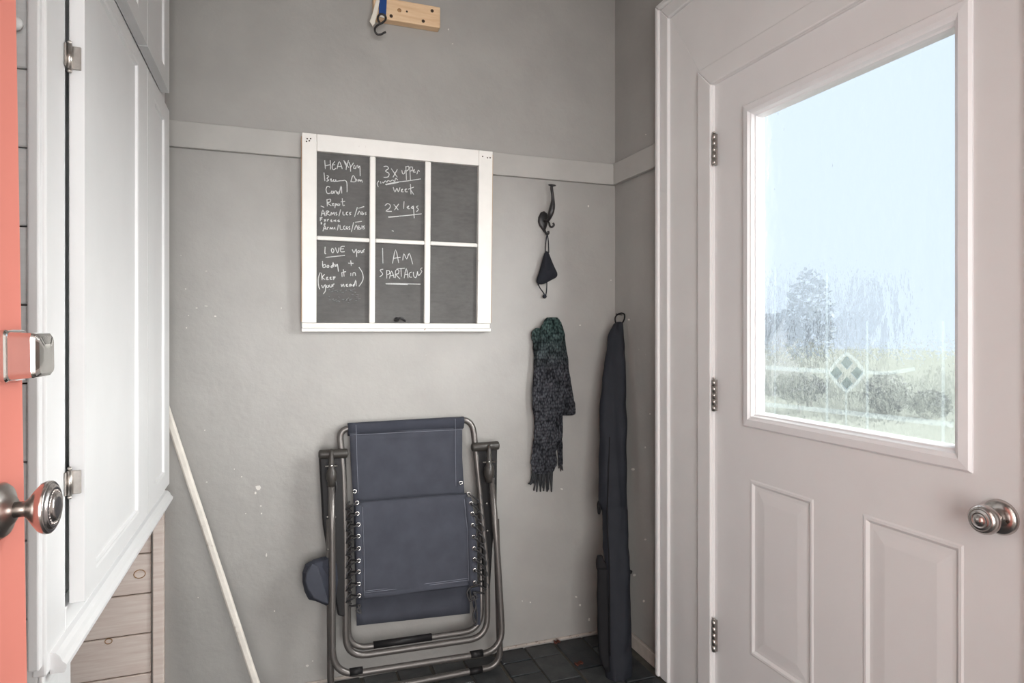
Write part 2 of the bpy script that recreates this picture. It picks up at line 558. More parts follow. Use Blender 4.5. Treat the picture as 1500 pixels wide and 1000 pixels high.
# whitewashed horizontal boards under the cabinet end of the back wall
m = MB(); m.box(-1.2, -0.385, -0.0085, 0.0, 0, 0.13 - 0.004)
xL, xRt = -1.18, -0.392
m = MB(); m.box(0, xRt - xL, -0.014, 0, 0.002, 0.1275)
bsrc = m.build('board', 'ship_back', None, 0.002, 1)
for k in range(8):
    z = 0.014 + 0.13 * (k - 1) if k else -0.10
    if k == 0:
        z = 0.014 - 0.13 + 0.104
        continue
    o = bsrc if k == 1 else bsrc.copy()
    if k > 1: C.objects.link(o)
    o.parent = wall_back
    o.location = (xL, YB - 0.0005, 0.014 + 0.13 * (k - 1))
m = MB(); m.box(xL, xRt, YB - 0.006, YB - 0.0003, 0, 0.95); m.build('joint_backing', 'joint', wall_back)
for (px, py, r) in ((204.5, 840.5, 0.0165), (159, 939, 0.010)):
    p = onY(px, py, YB - 0.0148)
    m = MB(); m.tube([p + Vector((math.cos(t) * r, 0, math.sin(t) * r * 0.82)) for t in [2 * PI * i / 16 for i in range(16)]], 0.0016, 5, True)
    m.build('knot', 'knot', wall_back)
# corner strip that closes the boards
m = MB(); m.box(-0.385, -0.352, YB - 0.026, YB - 0.0005, 0, 0.97)
tag(m.build('trim_1', 'ship_back', None, 0.003), 'narrow upright wooden strip closing the boards under the white cabinet', 'trim', kind='structure')

# chips in the grey paint
random.seed(11)
chips = [(378, 714, 9, 9), (374, 722, 4, 5), (382, 741, 3, 2.4), (360, 752, 2.5, 2), (383, 752, 2.5, 3), (390, 813, 3, 8), (402, 895, 3, 3),
         (315, 463, 5, 2.5), (288, 451, 4, 2), (302, 448, 8, 1.4), (276, 462, 2, 2), (273, 480, 2, 3), (272, 423, 2.5, 2.5), (302, 397, 4, 1),
         (265, 374, 2, 1.5), (823, 716, 5, 2), (303, 706, 4, 1.6), (354, 698, 2.4, 2), (343, 687, 2.4, 2), (850, 476, 4, 2.4), (895, 410, 3, 2),
         (844, 874, 4, 3), (850, 886, 4, 4), (863, 907, 4, 5), (765, 880, 3, 2), (777, 882, 2.5, 3), (657, 43, 2.5, 3.4), (663, 64, 3, 1.4),
         (862, 302, 3, 4), (412, 451, 2, 2.4), (290, 875, 2.4, 2), (450, 975, 5, 4), (458, 968, 3, 2), (820, 540, 2, 2), (300, 630, 3, 2)]
for (px, py, w, h) in chips:
    n = random.randint(6, 8)
    q = []
    for k in range(n):
        a = 2 * PI * k / n
        rr = random.uniform(0.5, 1.0)
        q.append(onY(px + math.cos(a) * w * 0.5 * rr, py + math.sin(a) * h * 0.5 * rr, YB - 0.0012))
    m = MB(); m.slab(q, (0, 0.0011, 0)); m.build('paint_chip', 'chip', wall_back)

# right wall (with the opening of the glazed door) ---------------------------------------------------------------
DY0, DY1, DZ1 = 0.785, 1.716, 2.066          # door leaf: latch edge, hinge edge, top
m = MB()
hole = (DY0 - 0.022, DY1 + 0.022, 0.0, DZ1 + 0.022)
for xx in (XR, XR + 0.13):
    m.holed((xx, 0, 0), (0, 1, 0), (0, 0, 1), (-2.2, YB + 0.12, 0.0, CEIL), [hole])
h0, h1, h2, h3 = hole
m.add([(XR, h0, h2), (XR, h0, h3), (XR + .13, h0, h3), (XR + .13, h0, h2)], [(0, 1, 2, 3)])
m.add([(XR, h1, h2), (XR, h1, h3), (XR + .13, h1, h3), (XR + .13, h1, h2)], [(0, 1, 2, 3)])
m.add([(XR, h0, h3), (XR, h1, h3), (XR + .13, h1, h3), (XR + .13, h0, h3)], [(0, 1, 2, 3)])
m.add([(XR, -2.2, CEIL), (XR, YB + .12, CEIL), (XR + .13, YB + .12, CEIL), (XR + .13, -2.2, CEIL)], [(0, 1, 2, 3)])
wall_right = tag(m.build('wall_right', 'grey_wall', None, weld=True), 'grey painted side wall between the corner and the glazed white door', 'wall', kind='structure')
for (px, py, w, h) in [(921, 468, 3, 3), (945, 655, 2, 3), (927, 687, 5, 4), (952, 606, 2, 2), (929, 842, 4, 4), (943, 880, 3, 4), (945, 790, 3, 3), (946, 197, 2, 2)]:
    q = [onX(px + math.cos(a) * w * 0.5, py + math.sin(a) * h * 0.5, XR - 0.0012) for a in [2 * PI * k / 6 for k in range(6)]]
    m = MB(); m.slab(q, (0.0011, 0, 0)); m.build('paint_chip', 'chip', wall_right)

# ceiling and hidden walls of the shell
m = MB(); m.box(-1.37, XR + 0.13, -2.32, YB + 0.12, CEIL, CEIL + 0.1)
tag(m.build('ceiling', 'ceiling'), 'plain white ceiling above the entry', 'ceiling', kind='structure')
m = MB(); m.box(-1.37, -1.25, -2.32, YB + 0.12, -0.1, CEIL)
tag(m.build('wall_left', 'room_white'), 'plain wall hidden behind the cabinet and the coral door', 'wall', kind='structure')
m = MB(); m.box(-1.25, XR, -2.32, -2.2, -0.1, CEIL)
tag(m.build('wall_rear', 'room_white'), 'plain wall of the adjoining room behind the camera', 'wall', kind='structure')
m = MB(); m.box(-1.25, -0.375, 0.0, 0.11, 0, CEIL); m.box(0.98, XR, 0.0, 0.11, 0, CEIL); m.box(-0.375, 0.98, 0.0, 0.11, 2.25, CEIL)
tag(m.build('wall_front', 'room_white'), 'wall around the doorway the camera looks through', 'wall', kind='structure')

# near boarded end of the closet, facing the camera ---------------------------------------------------------------
YN = 1.205
m = MB(); m.box(-1.25, -0.352, YN, YN + 0.06, 0, CEIL)
wall_closet = tag(m.build('wall_closet', 'gap'), 'white horizontal boards facing the camera beside the coral door', 'wall', kind='structure')
m = MB(); m.box(-1.24, -0.353, YN - 0.012, YN, 0.0, 0.1195)
bsrc = m.build('board', 'ship_near', None, 0.002, 1)
for k in range(24):
    o = bsrc if k == 0 else bsrc.copy()
    if k: C.objects.link(o)
    o.parent = wall_closet
    o.location = (0, 0, 0.081 + 0.122 * (k - 0) - 0.0)
m = MB(); m.box(-1.24, -0.353, YN - 0.012, YN, 0.0, 0.079); m.build('board', 'ship_near', wall_closet, 0.002, 1)
m = MB(); m.box(-0.3525, -0.3455, YN - 0.012, YN + 0.06, 0.001, CEIL - 0.002); m.build('corner_board', 'ship_near', wall_closet, 0.002, 1)
# upright strip on the boards
zt = onY(60, 983, YN - 0.03).z
m = MB(); m.box(onY(39, 500, YN - 0.03).x, -0.3455, YN - 0.030, YN - 0.0125, zt, CEIL - 0.002)
tag(m.build('trim_2', 'cab_white', None, 0.003), 'white upright strip at the corner of the boarded closet end', 'trim', kind='structure')
m = MB()
pp = onY(24.5, 38, YN - 0.02)
m.lathe([(0, 0.004), (0.010, 0.004), (0.012, 0.010), (0.020, 0.0115), (0.026, 0.008), (0.028, 0.002)], pp + Vector((0, 0.008, 0)), (0, -1, 0), 16)
tag(m.build('wall_peg', 'ship_near'), 'small white round peg on the boards at the upper left corner', 'peg')

# picture rail ---------------------------------------------------------------
RZ0, RZ1, RT = 1.867, 1.954, 0.020
m = MB(); m.box(-0.34, XR - 0.001, YB - RT, YB - 0.0005, RZ0, RZ1)
tag(m.build('trim_3', 'grey_rail', None, 0.003), 'grey painted wooden rail running along the back wall behind the chalkboard', 'trim', kind='structure')
yc0 = onX(958, 500, 1.296).y
m = MB(); m.box(XR - RT, XR - 0.0005, yc0 - 0.03, YB - RT - 0.0008, RZ0, RZ1)
tag(m.build('trim_4', 'grey_rail', None, 0.003), 'short grey rail on the side wall between corner and door casing', 'trim', kind='structure')
m = MB(); m.box(XR - 0.016, XR - 0.0005, yc0 - 0.02, YB - 0.001, 0.004, 0.055)
tag(m.build('baseboard_right', 'base_worn', None, 0.003), 'low worn baseboard at the foot of the side wall', 'baseboard', kind='structure')
m = MB(); m.box(-0.35, XR - 0.02, YB - 0.006, YB - 0.0005, 0.004, 0.014)
tag(m.build('baseboard_back', 'base_worn', None, 0.002), 'thin worn strip where the back wall meets the floor', 'baseboard', kind='structure')

# ------------------------------------------------------------------ door casing
casing = thing('trim_5', (XR, DY1, 0), 'white built-up wooden casing around the glazed door', 'trim', kind='structure')
yo = onX(959, 500, 1.292).y
yi = onX(978, 500, 1.300).y
yk = onX(1022, 500, 1.302).y
ym = onX(1043, 500, 1.308).y
zo_in = onX(978, 26, 1.300).z
zo = zo_in + (yo - yi)
zk = onX(1022, 105, 1.302).z
zi = zk - (yk - ym)
yr = DY0 - (ym - DY1)                    # mirrored on the latch side
def mirror(y): return DY0 - (y - DY1)
X1 = XR - 0.0006
def frame3(name, xf, xb, ya, yb, za, zb, mat='trim_white', bev=0.004):
    # hinge-side leg, head and latch-side leg, mitred; ya/za outer, yb/zb inner
    m = MB(); m.slab([(xf, ya, 0.004), (xf, yb, 0.004), (xf, yb, zb), (xf, ya, za)], (xb - xf, 0, 0)); m.build(name, mat, casing, bev)
    a2, b2 = mirror(ya), mirror(yb)
    m = MB(); m.slab([(xf, ya, za), (xf, yb, zb), (xf, b2, zb), (xf, a2, za)], (xb - xf, 0, 0)); m.build(name, mat, casing, bev)
    m = MB(); m.slab([(xf, a2, 0.004), (xf, b2, 0.004), (xf, b2, zb), (xf, a2, za)], (xb - xf, 0, 0)); m.build(name, mat, casing, bev)
frame3('backband', 1.291, X1, yo, yo - 0.022, zo, zo - 0.022, bev=0.006)
frame3('outer_moulding', 1.299, X1, yo - 0.0225, yi, zo - 0.0225, zo_in)
frame3('flat_board', 1.310, X1, yi - 0.001, yk + 0.001, zo_in - 0.001, zk + 0.001, bev=0.001)
frame3('inner_casing', 1.300, X1, yk, ym, zk, zi)
m = MB()
frame3('jamb', 1.309, XR + 0.128, ym - 0.001, DY1 + 0.003, zi - 0.001, DZ1 + 0.003, bev=0.001)

# ------------------------------------------------------------------ glazed white door
XD = 1.318
door1 = thing('door_1', (XD, DY1, 0.02), 'white entry door with a large frosted glass light and round knob', 'door', kind='structure')
g0 = onX(1100, 500, XD - 0.006); 
yl = onX(1099, 500, XD - 0.008).y; yrt = onX(1397.5, 500, XD - 0.008).y
zl_t = onX(1250, 166 - (28 - 166) / (1397.5 - 1100) * 0 + (28 - 166) / 297.5 * 150, XD - 0.008).z
zl_b = onX(1250, 611 + (663.8 - 611) / 293.3 * 146, XD - 0.008).z
lite = (yrt, yl, zl_b, zl_t)
def prect(xa, xb, ya_top, yb_top, y_bot_left=None, zbot=None):
    A = onX(xa, ya_top, XD); B = onX(xb, yb_top, XD)
    zb = onX(xa, y_bot_left, XD).z if y_bot_left else zbot
    return (B.y, A.y, zb, (A.z + B.z) / 2)
p1 = prect(1099, 1192, 703, 729, 958)
p2 = prect(1264, 1412, 755, 795, None, p1[2])
m = MB()
holes = [lite, p1, p2]
m.holed((XD, 0, 0), (0, 1, 0), (0, 0, 1), (DY0, DY1, 0.02, DZ1), holes)
XB = XD + 0.044
m.holed((XB, 0, 0), (0, 1, 0), (0, 0, 1), (DY0, DY1, 0.02, DZ1), [lite])
for (a, b) in (((DY0, 0.02), (DY1, 0.02)), ((DY1, 0.02), (DY1, DZ1)), ((DY1, DZ1), (DY0, DZ1)), ((DY0, DZ1), (DY0, 0.02))):
    m.add([(XD, *a), (XD, *b), (XB, *b), (XB, *a)], [(0, 1, 2, 3)])
L = lite
for (a, b) in (((L[0], L[2]), (L[1], L[2])), ((L[1], L[2]), (L[1], L[3])), ((L[1], L[3]), (L[0], L[3])), ((L[0], L[3]), (L[0], L[2]))):
    m.add([(XD, *a), (XD, *b), (XB, *b), (XB, *a)], [(0, 1, 2, 3)])
m.build('door_leaf', 'door_white', door1, weld=True)
for p in (p1, p2):
    m = MB()
    m.loops((XD, 0, 0), (0, 1, 0), (0, 0, 1), (-1, 0, 0), p, [(0, 0), (0.004, 0.0022), (0.010, 0.0022), (0.017, -0.0030), (0.026, -0.0030), (0.055, -0.0006), (0.058, -0.0004)])
    m.build('raised_panel', 'door_white', door1)
# the raised frame that holds the glass
fw = onX(1099, 500, XD).y
fo = onX(1091, 500, XD).y - yl
fo_r = yrt - onX(1421, 500, XD - 0.01).y
fo = max(0.018, min(fo, 0.05)); fo_r = max(0.018, min(fo_r, 0.05))
FO = 0.034
outer = (L[0] - FO, L[1] + FO, L[2] - FO, L[3] + FO)
def lite_piece(name, k):
    # a mitred length of the moulding: profile from outside in, then back to the glass
    prof = [(0, -0.001), (0.0, 0.004), (0.005, 0.009), (FO - 0.010, 0.011), (FO - 0.004, 0.006), (FO, 0.004), (FO + 0.004, -0.004), (FO + 0.008, -0.006), (FO + 0.011, -0.016), (FO + 0.013, -0.0300)]
    cs = []
    for ins, h in prof:
        u0, u1, v0, v1 = outer[0] + ins, outer[1] - ins, outer[2] + ins, outer[3] - ins
        pts = [(u0, v0), (u1, v0), (u1, v1), (u0, v1)]
        a, b = pts[k], pts[(k + 1) % 4]
        cs.append(((XD - h, *a), (XD - h, *b)))
    m = MB()
    n = len(cs)
    vs = [c[0] for c in cs] + [c[1] for c in cs]
    fs = [(i, i + 1, n + i + 1, n + i) for i in range(n - 1)]
    m.add(vs, fs)
    return m.build(name, 'lite_white', door1)
for k in range(4): lite_piece('glass_frame', k)
XG = XD + 0.0305
gi = 0.012
m = MB(); m.box(XG, XG + 0.006, L[0] + 0.002, L[1] - 0.002, L[2] + 0.002, L[3] - 0.002)
pane = m.build('window_pane', 'glass', door1)
pane['label'] = 'rippled frosted glass pane with decorative lines'
# decorative frosted lines in the glass
def gpt(px, py): return onX(px, py, XG - 0.002)
def strip(pts, wpx=2.0, mat='frost', name='glass_line'):
    P = spline([gpt(*p) for p in pts], 5) if len(pts) > 2 else [gpt(*p) for p in pts]
    hw = wpx * 0.5 * 0.0017
    vs, fs = [], []
    for i, p in enumerate(P):
        a = P[max(i - 1, 0)]; b = P[min(i + 1, len(P) - 1)]
        t = (b - a).normalized(); n = Vector((0, -t.z, t.y))
        vs += [p + n * hw, p - n * hw]
    n = len(P)
    m = MB()
    top = vs; bot = [v + Vector((0.0018, 0, 0)) for v in vs]
    fs = [(2 * i, 2 * i + 1, 2 * i + 3, 2 * i + 2) for i in range(n - 1)]
    allv = top + bot
    o = len(top)
    fs += [(o + 2 * i, o + 2 * i + 2, o + 2 * i + 3, o + 2 * i + 1) for i in range(n - 1)]
    fs += [(2 * i, 2 * i + 2, o + 2 * i + 2, o + 2 * i) for i in range(n - 1)]
    fs += [(2 * i + 1, o + 2 * i + 1, o + 2 * i + 3, 2 * i + 3) for i in range(n - 1)]
    fs += [(0, o, o + 1, 1), (2 * n - 2, 2 * n - 1, o + 2 * n - 1, o + 2 * n - 2)]
    m.add(allv, fs)
    return m.build(name, mat, pane)
strip([(1135, 392), (1135, 625)], 2.0)
strip([(1211, 400), (1211, 632)], 4.0)
strip([(1270, 470), (1270, 640)], 4.0)
strip([(1381, 470), (1381, 655)], 4.0)
strip([(1239, 572), (1239, 636)], 2.5)
strip([(1121, 538), (1165, 541), (1211, 543)], 7.0)
strip([(1270, 545), (1300, 546), (1340, 540)], 5.0)
strip([(1121, 592), (1210, 601), (1300, 611), (1396, 622)], 7.0)
dc = (1240, 546)
DIA = [(1240, 517), (1266, 545), (1240, 573), (1214, 545)]
for k in range(4):
    a, b = DIA[k], DIA[(k + 1) % 4]
    mid = ((a[0] + b[0]) / 2 + (dc[0] - (a[0] + b[0]) / 2) * -0.12, (a[1] + b[1]) / 2 + (dc[1] - (a[1] + b[1]) / 2) * -0.12)
    strip([a, mid, b], 5.0, 'frost', 'glass_line')
    cx_, cy_ = (a[0] + b[0]) / 2 * 0.42 + dc[0] * 0.58, (a[1] + b[1]) / 2 * 0.42 + dc[1] * 0.58
    pass
for (dx, dy) in ((0, -15), (15, 0), (0, 15), (-15, 0)):
    c = (dc[0] + dx, dc[1] + dy)
    q = [gpt(c[0] + ex * 8.5, c[1] + ey * 9.5) for ex, ey in ((0, -1), (1, 0), (0, 1), (-1, 0))]
    m = MB(); m.slab(q, (0.0018, 0, 0)); m.build('bevelled_diamond', 'bevel', pane)

# hinges
for py in (219, 579, 931):
    p = onX(1045.5, py, 1.306)
    hg = MB()
    for j in range(5):
        hg.lathe([(0, 0.0062), (0.0190, 0.0062)], (1.3065, p.y - 0.001, p.z - 0.05 + j * 0.0202), (0, 0, 1), 12)
    hg.lathe([(0, 0.002), (0.003, 0.0055), (0.006, 0.0035)], (1.3065, p.y - 0.001, p.z + 0.0512), (0, 0, 1), 10)
    o = hg.build('hinge', 'steel', door1)
    lf = MB(); lf.box(1.3095, 1.3175, p.y - 0.004, p.y + 0.004, p.z - 0.05, p.z + 0.05); lf.build('hinge_leaf', 'steel', o)
# knob
kc = onX(1466, 757, XD)
kn = MB()
kn.lathe([(-0.001, 0.034), (0.004, 0.034), (0.009, 0.031), (0.011, 0.026), (0.014, 0.018)], kc, (-1, 0, 0), 32)
rose = kn.build('knob_rosette', 'nickel', door1)
kn = MB()
kn.lathe([(0.012, 0.012), (0.026, 0.012), (0.032, 0.020), (0.038, 0.0265), (0.046, 0.0285), (0.053, 0.0275), (0.058, 0.0235), (0.0595, 0.0205), (0.0585, 0.0195), (0.062, 0.0165), (0.0615, 0.0130), (0.0605, 0.0115), (0.065, 0.0085), (0.067, 0.004), (0.0672, 0.001)], kc, (-1, 0, 0), 40)
kn.build('door_knob', 'nickel', door1)
kn = MB(); kn.lathe([(0.0125, 0.003), (0.0145, 0.003), (0.0150, 0.001)], kc + Vector((0.0, -0.021, -0.002)), (-1, 0, 0), 10)
kn.build('screw_head', 'screw', rose)
m = MB(); m.box(XR + 0.0, XR + 0.13, DY0 - 0.02, DY1 + 0.02, 0.0, 0.018)
tag(m.build('trim_6', 'steel', None, 0.003), 'metal threshold under the glazed white door', 'threshold', kind='structure')

# ------------------------------------------------------------------ coral door, standing open at the left
phi = math.radians(-3.0)
tilt = math.radians(-0.8)
fe = Vector((-0.2655, 0.905, 0.0))
DL = 0.80
hx, hy = fe.x - math.sin(-phi) * DL + 0.0, fe.y - math.cos(phi) * DL
door2 = thing('door_2', (hx, hy, 0.012), 'coral painted wooden door standing open at the left edge', 'door', kind='structure', rot=(0, tilt, phi), local=True)
boxpart('door_leaf', 'coral', door2, (-0.042, 0.0, 0.0, DL, 0.002, 2.05), 0.003)
kz = 1.053
m = MB(); m.lathe([(-0.001, 0.030), (0.003, 0.030), (0.007, 0.027), (0.010, 0.018), (0.014, 0.0135)], (0, DL - 0.064, kz), (1, 0, 0), 32)
m.build('knob_rosette', 'steel', door2)
m = MB()
m.lathe([(0.010, 0.0085), (0.024, 0.0085), (0.028, 0.012), (0.034, 0.020), (0.040, 0.0268), (0.0445, 0.0288), (0.048, 0.0285), (0.0495, 0.0268), (0.0485, 0.0255), (0.0515, 0.0235), (0.0525, 0.0205), (0.0515, 0.0192), (0.0515, 0.0165), (0.053, 0.0155), (0.0545, 0.0145), (0.055, 0.010), (0.0552, 0.001)], (0, DL - 0.064, kz), (1, 0, 0), 48)
knob2 = m.build('door_knob', 'nickel', door2)
bead = None
for i in range(28):
    t = 2 * PI * i / 28
    p = (0.0518, DL - 0.064 + math.cos(t) * 0.0180, kz + math.sin(t) * 0.0180)
    if bead is None:
        mb_ = MB(); mb_.lathe([(-0.0012, 0.0003), (-0.0006, 0.0011), (0.0004, 0.0012), (0.0011, 0.0006)], (0, 0, 0), (1, 0, 0), 6)
        bead = mb_.build('bead', 'nickel', knob2); bead.location = p
    else:
        copy_part(bead, knob2, p)
# rounded square latch housing
def rsq(h, r, cx, cy, x, n=5):
    pts = []
    for qx, qy, a0 in ((1, 1, 0), (-1, 1, 90), (-1, -1, 180), (1, -1, 270)):
        for k in range(n + 1):
            a = math.radians(a0 + 90 * k / n)
            pts.append(Vector((x, cx + qx * (h - r) + math.cos(a) * r, cy + qy * (h - r) + math.sin(a) * r)))
    return pts
dz, dyy = 1.220, DL - 0.031
m = MB()
m.rings([rsq(0.029, 0.007, dyy, dz, -0.001), rsq(0.029, 0.007, dyy, dz, 0.004), rsq(0.0275, 0.007, dyy, dz, 0.006), rsq(0.0262, 0.007, dyy, dz, 0.007),
         rsq(0.0254, 0.007, dyy, dz, 0.028), rsq(0.0243, 0.007, dyy, dz, 0.032), rsq(0.0210, 0.007, dyy, dz, 0.035), rsq(0.012, 0.006, dyy, dz, 0.0362), rsq(0.002, 0.001, dyy, dz, 0.0365)], True, False)
m.build('deadbolt_housing', 'chrome', door2)

# ================================================================== WHITE CABINET ON THE LEFT
XF, XDR = -0.340, -0.314
CY0, CY1, CZ0 = 1.198, 2.300, 0.720
CZ1 = 2.93
cab = thing('wall_cabinet', (-0.6, 1.75, CZ0), 'tall white painted cabinet with panelled doors over the boarded alcove', 'cabinet')
boxpart('cabinet_body', 'cab_white', cab, (-1.20, XF - 0.02, YN + 0.062, CY1, CZ0 + 0.012, CZ1), 0.002)
fx0, fx1 = XF - 0.0195, XF
yst = onX(96, 500, XF).y
yst0 = onX(68, 500, XF).y
def ff(name, y0, y1, z0, z1, x0=fx0, x1=fx1, bev=0.003): return boxpart(name, 'cab_white', cab, (x0, x1, y0, y1, z0, z1), bev)
ff('frame_stile', yst0, yst, CZ0 - 0.0, CZ1)
ff('frame_stile', 1.845, 1.875, 0.790, CZ1)
ff('frame_stile', 2.18, CY1, 0.790, CZ1)
ff('bottom_rail', yst + 0.0005, CY1, CZ0, 0.7895)
ff('middle_rail', yst + 0.0005, 1.8445, 1.92, 2.00)
ff('middle_rail', 1.8755, 2.1795, 1.92, 2.00)
# ledge moulding under the doors
m = MB()
prof = [(0, 0.0), (0.026, 0.0), (0.030, 0.006), (0.030, 0.012), (0.022, 0.018), (0.018, 0.026), (0.010, 0.032), (0.0, 0.034)]
ly0 = onX(84, 970, XF + 0.01).y
q = [(XF + a * 0.75, ly0, CZ0 - 0.004 + b) for a, b in prof]
m.slab(q, (0, CY1 + 0.006 - ly0, 0)); m.build('ledge_moulding', 'cab_white', cab)
# post that carries the near end
boxpart('corner_post', 'cab_white', cab, (XF - 0.06, XF - 0.006, onX(79, 980, XF - 0.006).y, onX(104, 980, XF - 0.006).y, 0.004, CZ0 - 0.0065), 0.003)
def cab_door(y0, y1, z0, z1, ns, fs, rl, name='cabinet_door'):
    m = MB()
    pr = (y0 + ns, y1 - fs, z0 + rl, z1 - rl)
    m.holed((XDR, 0, 0), (0, 1, 0), (0, 0, 1), (y0, y1, z0, z1), [pr])
    xb = XF + 0.0025
    m.add([(xb, y0, z0), (xb, y1, z0), (xb, y1, z1), (xb, y0, z1)], [(0, 1, 2, 3)])
    for (a, b) in (((y0, z0), (y1, z0)), ((y1, z0), (y1, z1)), ((y1, z1), (y0, z1)), ((y0, z1), (y0, z0))):
        m.add([(XDR, *a), (XDR, *b), (xb, *b), (xb, *a)], [(0, 1, 2, 3)])
    d = m.build(name, 'cab_white', cab, 0.0015, 1, weld=True)
    m = MB()
    m.loops((XDR, 0, 0), (0, 1, 0), (0, 0, 1), (1, 0, 0), pr, [(0, 0), (0.004, -0.0012), (0.007, -0.0012), (0.009, -0.0065), (0.030, -0.0065)])
    m.build('recessed_panel', 'cab_white', d)
    return d
D1 = (1.292, 1.855)
d_low = cab_door(D1[0], D1[1], 0.792, 1.931, 0.075, 0.105, 0.032)
cab_door(1.860, 2.206, 0.792, 1.931, 0.10, 0.08, 0.045)
cab_door(D1[0], D1[1], 1.986, 2.90, 0.075, 0.105, 0.045)
cab_door(1.860, 2.206, 1.986, 2.90, 0.10, 0.08, 0.045)
for (px, py) in ((98, 85), (104.5, 706)):
    p = onX(px - 3, py, XF + 0.001)
    y_e = D1[0]
    hz = onY(102, py, y_e).z
    m = MB()
    m.lathe([(0, 0.0042), (0.042, 0.0042)], (XF + 0.0055, y_e - 0.0065, hz - 0.021), (0, 0, 1), 10)
    m.lathe([(0, 0.001), (0.003, 0.004), (0.006, 0.003)], (XF + 0.0055, y_e - 0.0065, hz + 0.021), (0, 0, 1), 8)
    m.lathe([(0, 0.003), (0.003, 0.004), (0.006, 0.001)], (XF + 0.0055, y_e - 0.0065, hz - 0.027), (0, 0, 1), 8)
    hb = m.build('cabinet_hinge', 'steel', d_low)
    m = MB(); m.box(XF + 0.004, XF + 0.0215, y_e - 0.0035, y_e - 0.0003, hz - 0.020, hz + 0.020); m.build('hinge_leaf', 'steel', d_low, 0.001, 1)
    m = MB(); m.box(XF + 0.0003, XF + 0.003, y_e - 0.018, y_e - 0.004, hz - 0.020, hz + 0.020); m.build('hinge_leaf', 'steel', d_low, 0.001, 1)

# ================================================================== CHALKBOARD (old sash)
BZ0 = 1.258; 
def b_a(): return 2.352, -0.0335           # front face: Y = a + b (Z - BZ0)
ba, bb = b_a()
def bhit(px, py): return hit(px, py, (0, 1, -bb), ba - bb * BZ0)
def bp(X, Z, d=0.0):                      # a point d behind the front face
    nrm = Vector((0, 1, -bb)).normalized()
    return Vector((X, ba + bb * (Z - BZ0), Z)) + nrm * d
TL, TR, BL, BR = bhit(443, 193), bhit(722.5, 222.5), bhit(441.5, 485), bhit(718.5, 486)
X0, X1b = (TL.x + BL.x) / 2, (TR.x + BR.x) / 2
Z0, Z1 = (BL.z + BR.z) / 2, (TL.z + TR.z) / 2
board = thing('chalkboard', (X0, YB - 0.02, Z0), 'old white six-pane window sash used as a chalkboard on the grey wall', 'chalkboard')
def bslab(name, mat, x0, x1, z0, z1, d0, d1, parent=board, bev=0.002):
    m = MB()
    f = [bp(x0, z0, d0), bp(x1, z0, d0), bp(x1, z1, d0), bp(x0, z1, d0)]
    m.slab(f, bp(0, 0, d1) - bp(0, 0, d0))
    return m.build(name, mat, parent, bev)
cols = [(463.8, 541.6), (550.2, 622.6), (631.2, 700.5)]
cx3 = [(bhit(a, 350).x, bhit(b, 350).x) for a, b in cols]
r1t, r1b = bhit(463.8, 220.8).z, bhit(463.8, 344.8).z
r2t, r2b = bhit(463.8, 351.0).z, bhit(463.8, 472.0).z
TH = 0.034
so = bslab('sash_stile', 'old_white', X0, cx3[0][0], Z0 + 0.031, Z1, 0, TH)
bslab('sash_stile', 'old_white', cx3[2][1], X1b, Z0 + 0.031, Z1, 0, TH)
# bare worn wooden outer edges
bslab('worn_edge', 'old_wood', X0 - 0.0025, X0 - 0.0001, Z0 + 0.034, Z1 - 0.012, 0.002, TH - 0.002, bev=0.0006)
bslab('worn_edge', 'old_wood', X1b + 0.0001, X1b + 0.0025, Z0 + 0.034, Z1 - 0.012, 0.002, TH - 0.002, bev=0.0006)
bslab('top_rail', 'old_white', cx3[0][0] + 0.0003, cx3[2][1] - 0.0003, r1t, Z1, 0, TH)
bslab('bottom_rail', 'old_white', X0, X1b - 0.004, Z0 + 0.013, Z0 + 0.0305, -0.001, TH)
bslab('sill_strip', 'old_white', X0 - 0.001, X1b - 0.002, Z0, Z0 + 0.0125, -0.006, TH)
for k in (0, 1):
    bslab('muntin', 'old_white', cx3[k][1], cx3[k + 1][0], Z0 + 0.0308, r1t - 0.0003, 0.003, 0.020, bev=0.004)
for k in range(3):
    bslab('muntin', 'old_white', cx3[k][0] + 0.0003, cx3[k][1] - 0.0003, r2t, r1b, 0.003, 0.020, bev=0.004)
panes = {}
for k in range(3):
    for j, (za, zb) in enumerate(((r1b, r1t), (r2b, r2t))):
        panes[(k, j)] = bslab('slate_pane', 'slate', cx3[k][0] - 0.003, cx3[k][1] + 0.003, za - 0.003 if j == 0 else Z0 + 0.029, zb + 0.003, 0.0202, 0.030, bev=0.0005)
# nail holes in the corners of the sash
for (px, py) in ((450, 203), (453, 206), (455, 203), (449, 207), (707, 229), (714, 231), (718, 231)):
    p = bhit(px, py)
    m = MB(); m.lathe([(0.0, 0.0028), (0.0012, 0.0024)], bp(p.x, p.z, 0.0), (0, -1, 0), 7); m.build('nail_hole', 'screw', board)
# small dark metal pull at the foot of the middle lower pane
pc = bhit(587, 468)
m = MB()
m.tube(spline([bp(pc.x - 0.020, pc.z - 0.004, 0.016), bp(pc.x - 0.010, pc.z + 0.002, 0.010), bp(pc.x, pc.z + 0.006, 0.006), bp(pc.x + 0.010, pc.z + 0.001, 0.010), bp(pc.x + 0.020, pc.z - 0.006, 0.016)], 4), 0.0035, 7)
m.lathe([(0, 0.008), (0.004, 0.009), (0.007, 0.006)], bp(pc.x - 0.012, pc.z, 0.018), (0, -1, 0), 10)
m.build('sash_pull', 'black_iron', board)

